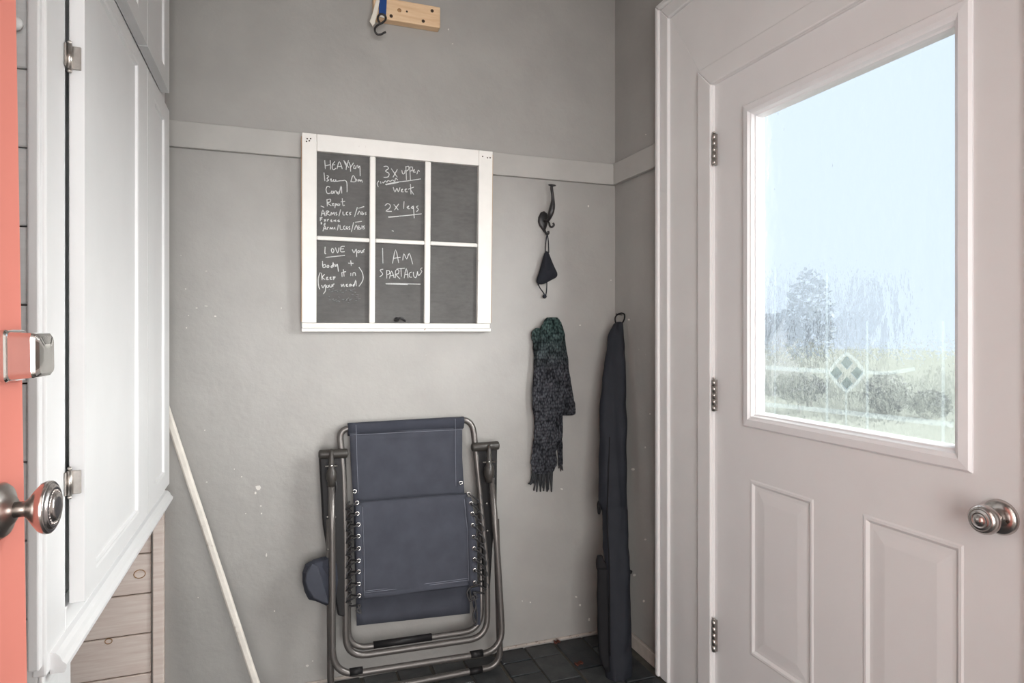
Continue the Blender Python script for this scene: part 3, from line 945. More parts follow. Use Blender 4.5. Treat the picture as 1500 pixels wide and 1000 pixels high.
# chalk writing: strokes laid on each pane (sheet units: tenths of a pane, x right, y down)
WR = {}
WR[(0, 0)] = ((460, 215, 7.69), [
    # HEAVY
    [(120, 150), (128, 250)], [(182, 150), (186, 255)], [(122, 215), (186, 200)],
    [(235, 165), (208, 200), (205, 240), (222, 258), (245, 240)], [(205, 205), (238, 200)],
    [(258, 250), (285, 165), (318, 250)], [(268, 222), (310, 220)],
    [(335, 150), (365, 215), (388, 150)], [(365, 215), (360, 260)], [(345, 165), (392, 235)],
    [(392, 170), (408, 215), (412, 280)], [(412, 230), (445, 180)],
    [(455, 205), (445, 240), (468, 240), (475, 210), (470, 250)],
    [(490, 205), (498, 240), (515, 215), (520, 330)],
    # Heavy Arm
    [(112, 290), (122, 385)], [(142, 320), (165, 335), (145, 355), (165, 375), (140, 388)],
    [(180, 370), (195, 360), (190, 385), (210, 385)], [(225, 365), (215, 385), (240, 388), (245, 368), (250, 388), (290, 382), (335, 380)],
    [(335, 375), (365, 390), (372, 440), (372, 510)],
    [(415, 390), (440, 320), (470, 388), (410, 392)], [(478, 360), (485, 388)], [(500, 365), (500, 390), (515, 368), (520, 390), (535, 372), (545, 402)],
    # Cardio
    [(180, 455), (150, 445), (135, 480), (150, 525), (185, 520)], [(200, 495), (192, 520), (212, 525), (215, 495), (220, 525)],
    [(232, 525), (235, 498), (252, 500), (255, 525)], [(272, 505), (262, 525), (282, 525), (305, 440), (312, 525)],
    # Repeat
    [(145, 590), (150, 670)], [(145, 595), (185, 590), (180, 620), (150, 630), (195, 665)], [(200, 645), (220, 635), (208, 660), (225, 662)],
    [(238, 635), (235, 690)], [(238, 640), (258, 645), (240, 660)], [(275, 640), (262, 658), (285, 660), (290, 640)], [(318, 580), (325, 660), (345, 655)], [(300, 620), (350, 612)],
    # ARMS / LEGS / ABS
    [(75, 665), (115, 682)], [(80, 780), (100, 710), (125, 780)], [(85, 755), (120, 750)],
    [(140, 775), (138, 725), (168, 728), (145, 750), (180, 772)], [(190, 772), (195, 735), (210, 760), (225, 735), (232, 772)], [(258, 735), (242, 745), (260, 760), (245, 772)],
    [(280, 780), (300, 705)], [(325, 730), (328, 768), (350, 765)], [(385, 735), (365, 738), (365, 765), (385, 765)], [(420, 735), (398, 745), (415, 760), (398, 768)],
    [(455, 790), (488, 680)], [(500, 692), (565, 672)], [(490, 765), (510, 725), (530, 765)], [(540, 725), (540, 765), (560, 755), (545, 742)], [(590, 735), (575, 745), (590, 758), (575, 766)],
    # Exercise
    [(70, 795), (70, 835)], [(65, 800), (95, 795)], [(70, 815), (92, 812)], [(112, 815), (135, 840)], [(135, 815), (112, 842)], [(152, 840), (152, 820), (168, 818)],
    [(185, 830), (200, 822), (190, 842), (208, 840)], [(225, 822), (225, 842)], [(248, 822), (236, 832), (250, 842)], [(285, 822), (268, 830), (275, 842), (292, 838)],
    # or
    [(75, 855), (85, 850), (85, 870), (75, 865)], [(108, 885), (125, 855), (120, 885)],
    # Arms / Legs / Abs
    [(100, 950), (120, 890), (138, 935)], [(105, 925), (135, 920)], [(150, 932), (152, 905), (168, 908)], [(178, 930), (185, 905), (195, 925), (208, 905), (215, 930)], [(238, 905), (228, 915), (242, 928)],
    [(262, 940), (275, 875)], [(292, 880), (298, 930), (325, 928)], [(350, 890), (332, 900), (340, 930), (355, 925)], [(375, 895), (360, 910), (375, 930), (380, 910)], [(405, 895), (390, 905), (405, 925), (390, 932)],
    [(420, 960), (445, 850)], [(460, 850), (540, 838)], [(455, 935), (475, 880), (495, 935)], [(505, 885), (505, 930), (525, 920), (508, 905)], [(540, 885), (540, 928)], [(570, 888), (552, 900), (570, 915), (555, 928)],
])
WR[(1, 0)] = ((545, 220, 7.69), [
    # 3 X upper
    [(130, 185), (165, 180), (185, 205), (150, 235), (190, 260), (180, 300), (130, 305)],
    [(215, 205), (285, 305)], [(285, 215), (235, 305)],
    [(335, 225), (345, 265), (365, 260), (372, 225)],
    [(380, 180), (388, 335)], [(380, 190), (410, 180), (412, 215), (385, 235)],
    [(425, 185), (432, 335)], [(425, 190), (455, 190), (450, 225), (430, 235)],
    [(455, 235), (480, 215), (465, 245), (490, 245)], [(505, 270), (520, 225), (535, 240)],
    [(150, 385), (250, 362), (400, 345), (550, 322)], [(155, 390), (300, 362)],
    # (times)
    [(75, 345), (58, 375), (70, 415)], [(95, 350), (100, 375)], [(120, 355), (125, 370), (150, 345), (165, 360), (180, 340), (205, 350), (230, 335), (255, 350), (265, 315), (290, 335)],
    # week
    [(238, 415), (258, 470), (280, 425), (295, 468), (315, 420)], [(325, 450), (345, 435), (330, 465), (355, 468)], [(365, 450), (388, 432), (372, 465), (400, 468)],
    [(432, 380), (438, 495)], [(405, 440), (470, 415)], [(438, 450), (470, 500)],
    # 2 X legs
    [(145, 625), (175, 600), (205, 620), (195, 655), (155, 685), (222, 688)], [(245, 610), (295, 672)], [(300, 605), (250, 675)],
    [(360, 575), (355, 660)], [(390, 645), (415, 625), (400, 655), (425, 658)], [(460, 630), (440, 648), (462, 655), (465, 625), (475, 765)], [(520, 625), (500, 640), (522, 665), (500, 692)],
    [(180, 750), (350, 738), (560, 716)], [(182, 756), (300, 745)],
    [(222, 905), (245, 912)],
])
WR[(0, 1)] = ((460, 345, 7.69), [
    # LOVE your
    [(125, 125), (122, 200), (135, 200)], [(205, 140), (195, 165), (210, 195), (225, 165), (205, 140)], [(240, 135), (265, 195), (282, 135)], [(345, 120), (305, 125), (300, 180), (345, 180)], [(302, 150), (335, 148)],
    [(130, 245), (230, 235), (348, 222)],
    [(430, 155), (450, 195), (475, 150), (480, 240)], [(495, 170), (490, 190), (508, 190), (508, 168), (495, 170)], [(525, 165), (530, 190), (545, 188), (545, 165)], [(560, 190), (560, 160), (572, 155)],
    # body +
    [(95, 285), (100, 355), (130, 350), (125, 325), (100, 335)], [(150, 335), (145, 355), (165, 355), (165, 335), (150, 335)], [(205, 335), (190, 350), (205, 358), (215, 300), (222, 355)], [(235, 320), (245, 350), (262, 320), (275, 405)],
    [(385, 310), (445, 312)], [(412, 280), (420, 340)],
    # (keep it in
    [(70, 415), (48, 480), (50, 560), (65, 605)], [(85, 420), (90, 500)], [(120, 435), (92, 470), (125, 495)], [(135, 480), (155, 465), (140, 495), (165, 492)], [(175, 478), (192, 465), (180, 492), (205, 490)], [(215, 460), (222, 500)], [(215, 465), (240, 465), (220, 485)],
    [(312, 415), (315, 465)], [(330, 380), (338, 460)], [(310, 415), (360, 405)], [(415, 420), (412, 455)], [(435, 455), (440, 420), (462, 420), (468, 452)],
    [(505, 355), (545, 420), (550, 500), (505, 572)],
    # your head)
    [(85, 555), (100, 590), (125, 550), (128, 620), (102, 658)], [(145, 558), (140, 580), (162, 580), (162, 555)], [(175, 552), (178, 578), (200, 575), (200, 550)], [(212, 575), (215, 548), (232, 545)],
    [(305, 545), (312, 575), (330, 545), (340, 578)], [(355, 560), (375, 545), (362, 570), (385, 570)], [(415, 545), (395, 555), (405, 572), (420, 550), (425, 572)], [(460, 545), (440, 555), (448, 572), (470, 500), (475, 570)],
])
WR[(1, 1)] = ((545, 350, 7.69), [
    # I AM
    [(118, 100), (122, 275)], [(230, 275), (265, 120), (300, 270)], [(245, 218), (320, 205)], [(345, 240), (358, 165), (390, 225), (420, 160), (458, 285)],
    # SPARTACUS
    [(125, 340), (90, 350), (120, 395), (85, 425)], [(165, 445), (165, 350)], [(165, 355), (195, 360), (195, 390), (168, 400)], [(195, 445), (220, 360), (248, 438)], [(205, 415), (240, 408)],
    [(262, 440), (265, 355), (300, 350), (295, 390), (268, 398), (315, 450)], [(278, 335), (368, 328)], [(325, 335), (330, 425)],
    [(362, 440), (385, 330), (405, 440)], [(370, 400), (405, 395)], [(445, 372), (420, 385), (420, 425), (448, 430)], [(465, 370), (470, 420), (495, 432), (512, 365)], [(512, 365), (520, 410), (540, 395)], [(565, 322), (545, 340), (560, 365), (530, 410)],
    [(152, 500), (300, 500), (430, 506), (545, 508)], [(155, 506), (400, 512)],
])
for key, ((ox, oy, sc), strokes) in WR.items():
    m = MB()
    for st in strokes:
        P = []
        for (sx, sy) in st:
            p = bhit(ox + sx / sc, oy + sy / sc)
            # the pane lies 20 mm behind the sash face: slide along the sight line
            n = Vector((0, 1, -bb)).normalized()
            r = (p - CAM)
            t = 1 + 0.0198 / r.dot(n)
            P.append(CAM + r * t)
        if len(P) > 2: P = spline(P, 3)
        m.tube(P, 0.00155, 4)
    o = m.build('chalk_writing', 'chalk', panes[key])
# smeared, half wiped chalk below the writing of the lower left pane
random.seed(5)
m = MB()
for i in range(34):
    ax = 150 + random.random() * 330; ay = 610 + random.random() * 150 - abs(ax - 320) * 0.15
    P = []
    for (sx, sy) in ((ax, ay), (ax + random.uniform(15, 45), ay - random.uniform(-8, 18))):
        p = bhit(460 + sx / 7.69, 345 + sy / 7.69)
        n = Vector((0, 1, -bb)).normalized(); r = p - CAM
        P.append(CAM + r * (1 + 0.0200 / r.dot(n)))
    m.tube(P, 0.0016, 4)
m.build('chalk_smear', 'chalk_smear', panes[(0, 1)])

# ================================================================== FOLDED RECLINER CHAIR
CA, CB = 2.262, 0.088                     # leaning plane Y = CA + CB * Z
def ch(px, py, off=0.0): return lean(px, py, CA + off, CB)
chair = thing('folding_recliner', (0.42, 2.26, 0), 'folded navy sling recliner chair with grey tube frame leaning on the wall', 'chair')
TR_ = 0.0115
# main ring: headrest bow, side tubes and lower bow
ring = [ch(530, 626), ch(497, 628), ch(503, 690), ch(506, 800), ch(506.5, 963), ch(714, 933), ch(713.5, 830), ch(700, 690), ch(692, 613), ch(650, 616)]
P = fillet(ring, [0, 0.055, 0.05, 0.05, 0.075, 0.075, 0.05, 0.05, 0.055, 0])
P = [ch(600, 619)] + P + [ch(600, 619)]
m = MB(); m.tube(P, TR_, 12); m.build('back_frame', 'tube', chair)
# second lower bow (foot-rest frame), just above and behind
bow = [ch(509, 740, 0.020), ch(510, 951, 0.020), ch(705, 922, 0.020), ch(704, 740, 0.020)]
m = MB(); m.tube(fillet(bow, 0.07), 0.0105, 12); m.build('footrest_frame', 'tube', chair)
m = MB(); m.tube([ch(547, 944.5, 0.019), ch(632, 932.5, 0.019)], 0.0125, 12); m.build('bar_sleeve', 'tube_dark', chair)
# front legs: knob ends, side tubes, lower cross bar
lf = [ch(485.5, 700, -0.040), ch(486.5, 800, -0.040), ch(487, 991, -0.040), ch(737, 953, -0.040), ch(729, 815, -0.040), ch(720, 700, -0.040)]
m = MB(); m.tube(fillet(lf, [0, .05, 0.09, 0.09, .05, 0]), TR_, 12); m.build('front_leg_frame', 'tube', chair)
# rear legs: reach the floor
fl = Vector((0, 0, 0.0125))
zb = 0.0128
a0 = ch(482.5, 760, -0.012); a0b = ch(484, 960, -0.012)
A1 = Vector((a0b.x, a0b.y - 0.004, zb)); 
b0 = ch(727, 760, -0.012); b0b = ch(731, 925, -0.012)
B1 = Vector((b0b.x + 0.006, A1.y, zb))
m = MB(); m.tube(fillet([a0, a0b, A1, B1, b0b, b0], [0, .03, 0.085, 0.085, .03, 0]), TR_, 12); m.build('rear_leg_frame', 'tube', chair)
# rubber sleeves on the bars
for (p, q, off) in (((512, 984.5), (531, 981.8), -0.040), ((689, 959), (707, 956.3), -0.040)):
    m = MB(); m.tube([ch(*p, off), ch(*q, off)], 0.0132, 12); m.build('rubber_foot', 'tube_dark', chair)
m = MB()
g0_ = A1.lerp(B1, 0.80); g1_ = A1.lerp(B1, 0.88)
m.tube([g0_, g1_], 0.0127, 12); m.build('rubber_foot', 'tube_dark', chair)
# arm rests folded flat along the sides
def arm(pts, off0, off1, name='armrest'):
    q = [ch(x, y, off0) for x, y in pts]
    m = MB(); m.slab(q, (0, off1 - off0, 0)); return m.build(name, 'tube_dark', chair, 0.006, 2)
arm([(467, 664), (507, 662), (509, 760), (509, 905), (495, 902), (486, 850), (473, 770)], -0.010, 0.018)
arm([(697, 652), (729, 650), (728, 745), (722, 800), (718, 870), (709, 860), (706, 760)], -0.010, 0.018)
def brk(p, q, off, r=0.0165):
    a, b = ch(*p, off), ch(*q, off)
    ax = (b - a); L_ = ax.length; ax.normalize()
    m = MB(); m.lathe([(0, r * 0.55), (0.003, r * 0.92), (0.007, r), (L_ - 0.007, r), (L_ - 0.003, r * 0.92), (L_, r * 0.5)], a, ax, 14)
    return m.build('arm_bracket', 'bracket', chair)
brk((466.5, 665.5), (510, 663.5), -0.018)
brk((690.5, 655), (731, 652), -0.018)
# locking knobs
def lock(px, py, off=-0.042):
    prof = [(661, 2.0), (668, 3.4), (676, 4.4), (684, 5.0), (690, 5.4), (694, 8.0), (700, 9.0), (706, 8.6), (710, 6.5), (716, 6.3)]
    m = MB(); o = ch(px, py, off)
    ax = ch(px, py - 40, off) - o; sc = 1 / 40.0
    L_ = ax.length; ax.normalize()
    k = L_ / 40
    m.lathe([((716 - y) * k, r * k * 0.86) for y, r in prof[::-1]], o, ax, 12)
    lk = m.build('locking_clamp', 'bracket', chair)
    s = MB(); c = ch(px, py - 30, off - 0.012); s.lathe([(0, 0.004), (0.003, 0.004), (0.0045, 0.002)], c, (0, -1, 0), 10); s.build('rivet', 'chrome', lk)
    s = MB(); s.tube([ch(px - 9, py - 29, off + 0.014), ch(px + 9, py - 30, off + 0.014)], 0.0028, 8); s.build('lever_pin', 'steel', lk)
    s = MB(); s.tube(spline([ch(px + 6, py - 8, off - 0.002), ch(px + 7.5, py + 2, off - 0.004), ch(px + 5, py + 10, off)], 4), 0.003, 7); s.build('lever', 'black_iron', lk)
    return lk
lock(485.5, 712)
lock(716.5, 706)
for (px, py) in ((480, 757), (490.5, 757), (481, 804), (713, 737), (722, 741), (714, 777)):
    s = MB(); s.lathe([(0, 0.0042), (0.003, 0.0042), (0.0045, 0.002)], ch(px, py, -0.018), (0, -1, 0), 8); s.build('rivet', 'steel', chair)

# rear sling (headrest, back) - one hanging sheet wrapped over the headrest bow
def sheet(name, mat, rows, nu=16, thick=0.003, parent=chair, sag=0.0, wr=0.0, seed=0.0):
    m = MB(); vs = []; n = len(rows)
    for i, (lx, ly, rx, ry, off) in enumerate(rows):
        for k in range(nu + 1):
            t = k / nu
            o = off + sag * math.sin(PI * t) * (0 if i in (0,) else 1)
            if wr: o += wr * mnoise.noise(Vector((t * 2.2 + seed, i * 0.55, seed)))
            vs.append(ch(lx + (rx - lx) * t, ly + (ry - ly) * t, o))
    fs = [(i * (nu + 1) + k, i * (nu + 1) + k + 1, (i + 1) * (nu + 1) + k + 1, (i + 1) * (nu + 1) + k) for i in range(n - 1) for k in range(nu)]
    m.add(vs, fs, True)
    return m.build(name, mat, parent, solid=thick)
def lerp_rows(kf, n):
    out = []
    for a, b in zip(kf, kf[1:]):
        for k in range(n):
            t = k / n
            out.append(tuple(x + (y - x) * t for x, y in zip(a, b)))
    out.append(kf[-1])
    return out
back_s = sheet('back_sling', 'sling', lerp_rows([(512, 634, 677, 626, -0.014), (514, 680, 677, 670, -0.006), (518, 735, 680, 722, 0.008), (519, 800, 686, 785, 0.024), (521, 860, 688, 842, 0.042), (522.5, 916, 688, 898, 0.046)], 4), sag=0.010, wr=0.006, seed=3.1)
# sleeve around the bow
m = MB()
rg = []
for k in range(19):
    t = k / 18
    px = 509.5 + (679 - 509.5) * t; py = 618.5 + (608.8 - 618.5) * t
    top = ch(px, py + 1.0); ctr = ch(px, py + 6.5)
    pts = []
    for a in range(0, 181, 20):
        an = math.radians(a)
        pts.append(ctr + Vector((0, -math.cos(an) * 0.0142, math.sin(an) * 0.0142)))
    bot_b = ctr + Vector((0, 0.010, -0.034)); bot_f = ch(px + 0.4, py + 18, -0.015)
    pts += [bot_b, bot_f + Vector((0, 0.003, 0))]
    pts.append(bot_f)
    rg.append(pts)
m.rings(rg, True, True)
m.build('headrest_sleeve', 'sling_dark', chair)
# front sling: seat folded in front
front_s = sheet('seat_sling', 'sling', [(524, 744, 682, 731, 0.010), (523.5, 736, 683, 723.5, -0.004), (523, 735, 683.5, 722.5, -0.020), (523, 738, 684.5, 725.5, -0.031)] +
    lerp_rows([(523.5, 746, 686, 733, -0.036), (525, 785, 689, 770, -0.034), (526, 830, 690.5, 812, -0.032), (526, 868, 690.5, 848, -0.028), (526.5, 878, 690, 857, -0.026)], 5), sag=-0.004, wr=0.007, seed=8.2)
def seam(name, pts, off, r=0.0009, parent=front_s, mat='stitch'):
    P = []
    for a, b in zip(pts, pts[1:]):
        for k in range(6):
            t = k / 6; P.append(ch(a[0] + (b[0] - a[0]) * t, a[1] + (b[1] - a[1]) * t, off))
    P.append(ch(*pts[-1], off))
    m = MB(); m.tube(P, r, 4); return m.build(name, mat, parent)
# side hems with eyelets
def hem(xl, off=-0.0385):
    rows = lerp_rows(xl, 4)
    m = MB(); vs = []
    for (a, b, ya, yb_, o) in rows:
        vs += [ch(a, ya, o), ch(b, yb_, o)]
    fs = [(2 * i, 2 * i + 1, 2 * i + 3, 2 * i + 2) for i in range(len(rows) - 1)]
    m.add(vs, fs, True)
    return m.build('side_hem', 'sling', front_s, solid=0.002)
hem([(521, 530, 740, 740, -0.0385), (521, 532, 785, 785, -0.0385), (522, 534, 830, 829, -0.037), (522, 534, 878, 877, -0.033)])
hem([(681, 690, 728, 728, -0.0385), (686, 697, 770, 769, -0.0385), (687, 699, 812, 811, -0.037), (687, 699, 858, 857, -0.033)])
seam('stitching', [(531, 742), (533, 800), (534, 872)], -0.0405)
seam('stitching', [(680, 730), (685, 780), (686.5, 850)], -0.0405)
seam('stitching', [(530, 868.5), (610, 859), (688, 849)], -0.033)
seam('stitching', [(530, 866), (610, 856.5), (688, 846.5)], -0.033)
seam('stitching', [(513, 637), (600, 632.5), (678, 629)], -0.0175, parent=back_s)
seam('stitching', [(521.5, 622), (523, 680), (525, 722)], -0.0175, parent=back_s)
seam('stitching', [(667, 613), (667, 660), (668, 712)], -0.0175, parent=back_s)
eyL = [(523, 736), (523.5, 752), (525, 768), (525, 785), (525.5, 803), (525.5, 821), (525.5, 837), (525.5, 855), (526, 872)]
eyR = [(686.5, 723), (690, 737), (692, 752), (692.5, 769), (693.5, 786), (694.5, 803), (695, 819), (695.5, 835), (695.5, 853)]
ey = None
tmp = MB()
tmp.tube([(math.cos(2 * PI * i / 12) * 0.0062, 0, math.sin(2 * PI * i / 12) * 0.0062) for i in range(12)], 0.0021, 5, True)
for (px, py) in eyL + eyR:
    p = ch(px, py, -0.041)
    if ey is None:
        ey = tmp.build('eyelet', 'chrome'); ey.parent = chair
        ey.location = p - root_loc(chair)
    else:
        copy_part(ey, chair, p - root_loc(chair))
for (px, py) in ((519.5, 719.5), (675, 707)):
    copy_part(ey, chair, ch(px, py, -0.012) - root_loc(chair))
def lace(eyes, side):
    P = []
    tx = 509 if side < 0 else 706
    for i, (px, py) in enumerate(eyes):
        if side < 0: tub = (508.5, py + 9)
        else: tub = (699 + (py - 723) * 0.085, py + 9)
        P += [ch(px, py, -0.041), ch((px + tub[0]) / 2, py + 4, -0.040), ch(*tub, -0.014), ch(tub[0] + side * 5, tub[1] + 3, 0.004), ch(tub[0] - side * 1, tub[1] + 7, 0.010)]
    # knot and loose end
    lx, ly = eyes[-1]
    P += [ch(lx - side * 2, ly + 14, -0.020), ch(lx + side * 4, ly + 22, -0.022), ch(lx - side * 3, ly + 26, -0.018), ch(lx + side * 2, ly + 14, -0.016)]
    m = MB(); m.tube(spline(P, 3), 0.0032, 6)
    return m.build('bungee_lace', 'cord', chair)
lace(eyL, -1); lace(eyR, 1)
for side, eyes in ((-1, eyL), (1, eyR)):
    P = []
    for i, (px, py) in enumerate(eyes):
        bx = 512.5 if side < 0 else 701 + (py - 723) * 0.075
        P += [ch(bx, py - 2, -0.006), ch(bx + side * 4.5, py + 4, -0.010), ch(bx + side * 3.5, py + 9, -0.008), ch(bx - side * 2.5, py + 12, -0.004)]
    m = MB(); m.tube(spline(P, 3), 0.0030, 6); m.build('bungee_loops', 'cord', chair)
# tangle of cord hanging at the lower right corner
P = [ch(690, 858, -0.02), ch(684, 868, -0.022), ch(689, 880, -0.02), ch(693, 872, -0.018), ch(697, 886, -0.02), ch(693, 902, -0.018), ch(697, 916, -0.014), ch(699, 900, -0.012), ch(696, 880, -0.012)]
m = MB(); m.tube(spline(P, 5), 0.0034, 7); m.build('cord_knot', 'cord', chair)
m = MB(); q = [ch(689, 862, 0.004), ch(703, 858, 0.004), ch(704, 915, 0.004), ch(698, 915, 0.004)]
m.slab(q, (0, 0.004, 0)); m.build('hem_strap', 'sling_dark', chair, 0.001, 1)
# rolled head pillow sticking out at the left
rows = [(487, 813, 500, 0.030), (476, 815, 488, 0.034), (462, 818, 490, 0.040), (450, 824, 490, 0.036), (445, 834, 490, 0.030)]
pil = []
C0 = [(486, 812), (474, 815), (460, 819), (447, 826), (443, 838), (443, 852), (446, 866), (452, 878), (462, 880), (474, 885), (482, 889), (492, 880), (496, 850), (494, 825)]
cen = (470, 850)
rings_ = []
for s_, off in ((0.55, -0.040), (0.82, -0.034), (0.97, -0.018), (1.0, -0.002), (0.96, 0.016), (0.75, 0.030), (0.4, 0.036)):
    rings_.append([ch(cen[0] + (x - cen[0]) * s_, cen[1] + (y - cen[1]) * s_, off + 0.004 + 0.007 * mnoise.noise(Vector((x * 0.09, y * 0.09, s_ * 3)))) for x, y in C0])
m = MB(); m.rings(rings_, True, False); pil = m.build('head_pillow', 'sling_dark', chair, 0.004, 2)
m = MB(); q = [(448, 838), (456, 824), (466, 829), (472, 846), (477, 866), (483, 886), (472, 883), (459, 877), (449, 862), (446, 850)]
m.rings([[ch(x_, y_, -0.036 + 0.004 * mnoise.noise(Vector((x_ * 0.1, y_ * 0.1, 0)))) for x_, y_ in q], [ch(466 + (x_ - 466) * 0.9, 856 + (y_ - 856) * 0.93, -0.043) for x_, y_ in q]], True, False)
m.build('pillow_flap', 'sling', pil, 0.003, 2)

# ================================================================== COAT HOOK, MASK, SCARF
hk = onY(798, 322, YB)
hook = thing('coat_hook', (hk.x, YB, hk.z), 'black iron coat hook with a tall curled arm below the rail', 'hook')
def wp(px, py, d): return onY(px, py, YB - d)
# back plate (leaf shaped)
C1 = [(797, 309), (792, 311), (788.5, 318), (788, 325), (790, 331), (794, 336), (797, 341), (800, 335), (802, 328), (803, 320), (802, 313)]
rings_ = []
for s_, d in ((1.0, 0.0008), (1.0, 0.004), (0.85, 0.008), (0.5, 0.011), (0.15, 0.012)):
    rings_.append([wp(796 + (x - 796) * s_, 323 + (y - 323) * s_, d) for x, y in C1])
m = MB(); m.rings(rings_); m.build('back_plate', 'black_iron', hook)
P = spline([wp(797, 324, 0.008), wp(802.5, 323, 0.032), wp(806, 315, 0.055), wp(809.5, 300, 0.060), wp(809.5, 287, 0.062), wp(808, 276, 0.070), wp(808.5, 271.5, 0.074)], 6)
rr = [0.0058 + 0.0062 * math.exp(-((i - 15) / 5.0) ** 2) for i in range(len(P))]
m = MB(); m.tube(P, rr, 10); m.build('upper_arm', 'black_iron', hook)
m = MB(); m.lathe([(-0.001, 0.005), (0.0015, 0.014), (0.004, 0.0165), (0.007, 0.012), (0.008, 0.003)], wp(808.6, 272.6, 0.074), (0.0, -0.25, 1), 14); m.build('arm_cap', 'black_iron', hook)
m = MB(); m.tube(spline([wp(800, 323, 0.012), wp(804, 326, 0.038), wp(805.5, 331, 0.048), wp(808.5, 332.5, 0.056), wp(811.5, 329.5, 0.060), wp(810, 326.5, 0.058)], 6), 0.0042, 8); m.build('small_curl', 'black_iron', hook)
m = MB(); m.tube(spline([wp(797, 334, 0.008), wp(799, 340, 0.018), wp(801, 343, 0.030), wp(803.5, 341.5, 0.038), wp(803, 338, 0.040)], 6), 0.0045, 8); m.build('lower_arm', 'black_iron', hook)

mk = wp(799, 418, 0.02)
mask = thing('face_mask', (mk.x, mk.y, mk.z), 'black cloth face mask hanging from the coat hook by its ear loop', 'mask')
O = [(798.5, 366), (803.5, 367), (806, 375), (810, 385), (814, 394), (817.5, 400), (817, 406), (811, 409), (803, 413), (797, 417), (789, 417.5), (784.5, 414), (786, 407), (789.5, 398), (792.5, 387), (795.5, 375)]
rings_ = []
for s_, d in ((0.1, 0.010), (0.7, 0.011), (1.0, 0.018), (0.97, 0.026), (0.72, 0.040), (0.35, 0.047), (0.08, 0.049)):
    rings_.append([wp(800 + (x - 800) * s_, 394 + (y - 394) * s_, d + 0.002 * math.sin(x * 0.8)) for x, y in O])
m = MB(); m.rings(rings_); m.build('mask_cloth', 'mask', mask, sub=1)
m = MB(); m.tube(spline([wp(799, 370, 0.020), wp(799.5, 355, 0.022), wp(801, 345.5, 0.030), wp(801.5, 343.5, 0.033), wp(802.3, 345.5, 0.031), wp(803.5, 356, 0.022), wp(804, 370, 0.020)], 5), 0.0022, 7); m.build('ear_loop', 'mask', mask)
m = MB(); m.tube(spline([wp(788, 416, 0.020), wp(792, 423, 0.016), wp(797, 430, 0.016), wp(798, 435, 0.016), wp(800, 430, 0.018), wp(801, 420, 0.020), wp(801, 413, 0.020)], 5), 0.0022, 7); m.build('ear_loop', 'mask', mask)
m = MB()
m.lathe([(-0.008, 0.002), (-0.005, 0.007), (0, 0.009), (0.005, 0.007), (0.008, 0.002)], wp(797.8, 434, 0.017), (0, 0, 1), 12); m.build('loop_toggle', 'mask', mask)

# scarf
sc_b = wp(800, 720, 0.0)
scarf = thing('knit_scarf', (sc_b.x, YB, sc_b.z), 'dark charcoal chunky knit scarf with fringe hanging on the back wall', 'scarf')
def loft(name, mat, rows, parent, dmid, nseg=24, wr=0.008, wp_=wp, seed=0.0, sub=1, seg_rows=3, fine=0.0, fold=0.0):
    rows = lerp_rows(rows, seg_rows)
    rg = []
    for i, (py, xl, xr, th, dm) in enumerate(rows):
        r_ = []
        for k in range(nseg):
            a = 2 * PI * k / nseg
            c, s_ = math.cos(a), math.sin(a)
            cc = math.copysign(abs(c) ** 0.7, c); ss = math.copysign(abs(s_) ** 0.8, s_)
            px = (xl + xr) / 2 + (xr - xl) / 2 * cc
            p = wp_(px, py, dm + th / 2 * ss)
            nz = mnoise.noise(Vector((px * 0.10 + seed, py * 0.06, seed)))
            p = p + Vector((nz * wr * 0.5, -nz * wr if ss > 0 else 0, 0))
            if fine and ss > -0.2:
                nf = mnoise.noise(Vector((px * 0.42 + seed, py * 0.30, seed * 2)))
                p = p + Vector((c * nf * fine, -abs(ss) * nf * fine, 0))
            if fold: p = p + Vector((0, -fold * max(0, ss) * math.sin(px * 0.42 + 1.6 * math.sin(py * 0.012 + seed)), 0))
            r_.append(p)
        rg.append(r_)
    m = MB(); m.rings(rg)
    return m.build(name, mat, parent, sub=sub)
# rows: image height, left, right, thickness, distance of middle from the wall
loft('scarf_fold', 'knit', [(480, 784, 792, 0.02, 0.016), (487, 779, 797, 0.028, 0.018), (498, 780, 800, 0.030, 0.018), (520, 783, 804, 0.026, 0.017), (560, 780, 815, 0.026, 0.016), (600, 781, 825, 0.024, 0.015), (640, 784, 824, 0.022, 0.014), (652, 788, 822, 0.010, 0.012)], scarf, 0, seed=2.0, nseg=36, seg_rows=6, fine=0.006)
loft('scarf_fold', 'knit', [(470, 808, 822, 0.02, 0.018), (480, 806, 825, 0.026, 0.019), (510, 804, 830, 0.030, 0.020), (550, 804, 835, 0.030, 0.020), (580, 806, 840, 0.030, 0.020), (600, 809, 843, 0.030, 0.020), (606, 812, 842.5, 0.022, 0.020), (608.5, 816, 838, 0.008, 0.020)], scarf, 0, seed=5.0, nseg=36, seg_rows=6, fine=0.006)
loft('scarf_front', 'knit', [(464.5, 803, 815, 0.012, 0.028), (468, 797, 819, 0.030, 0.030), (480, 792, 823, 0.036, 0.034), (500, 788, 825, 0.034, 0.036), (530, 785, 826, 0.032, 0.036), (570, 780, 826, 0.030, 0.036), (596, 780, 828, 0.028, 0.034), (615, 783, 818, 0.028, 0.032), (640, 782, 822, 0.028, 0.030), (650, 781, 824, 0.026, 0.028), (660, 780, 815, 0.026, 0.026), (678, 778, 816, 0.026, 0.024), (690, 779, 811, 0.022, 0.022), (694, 782, 809, 0.010, 0.022)], scarf, 0, seed=9.0, nseg=40, seg_rows=6, fine=0.007)
loft('scarf_tail', 'knit', [(640, 812, 823, 0.012, 0.014), (652, 816, 825, 0.016, 0.014), (668, 818, 824, 0.014, 0.014), (682, 817, 825, 0.010, 0.014)], scarf, 0, nseg=12, seed=4.0)
random.seed(21)
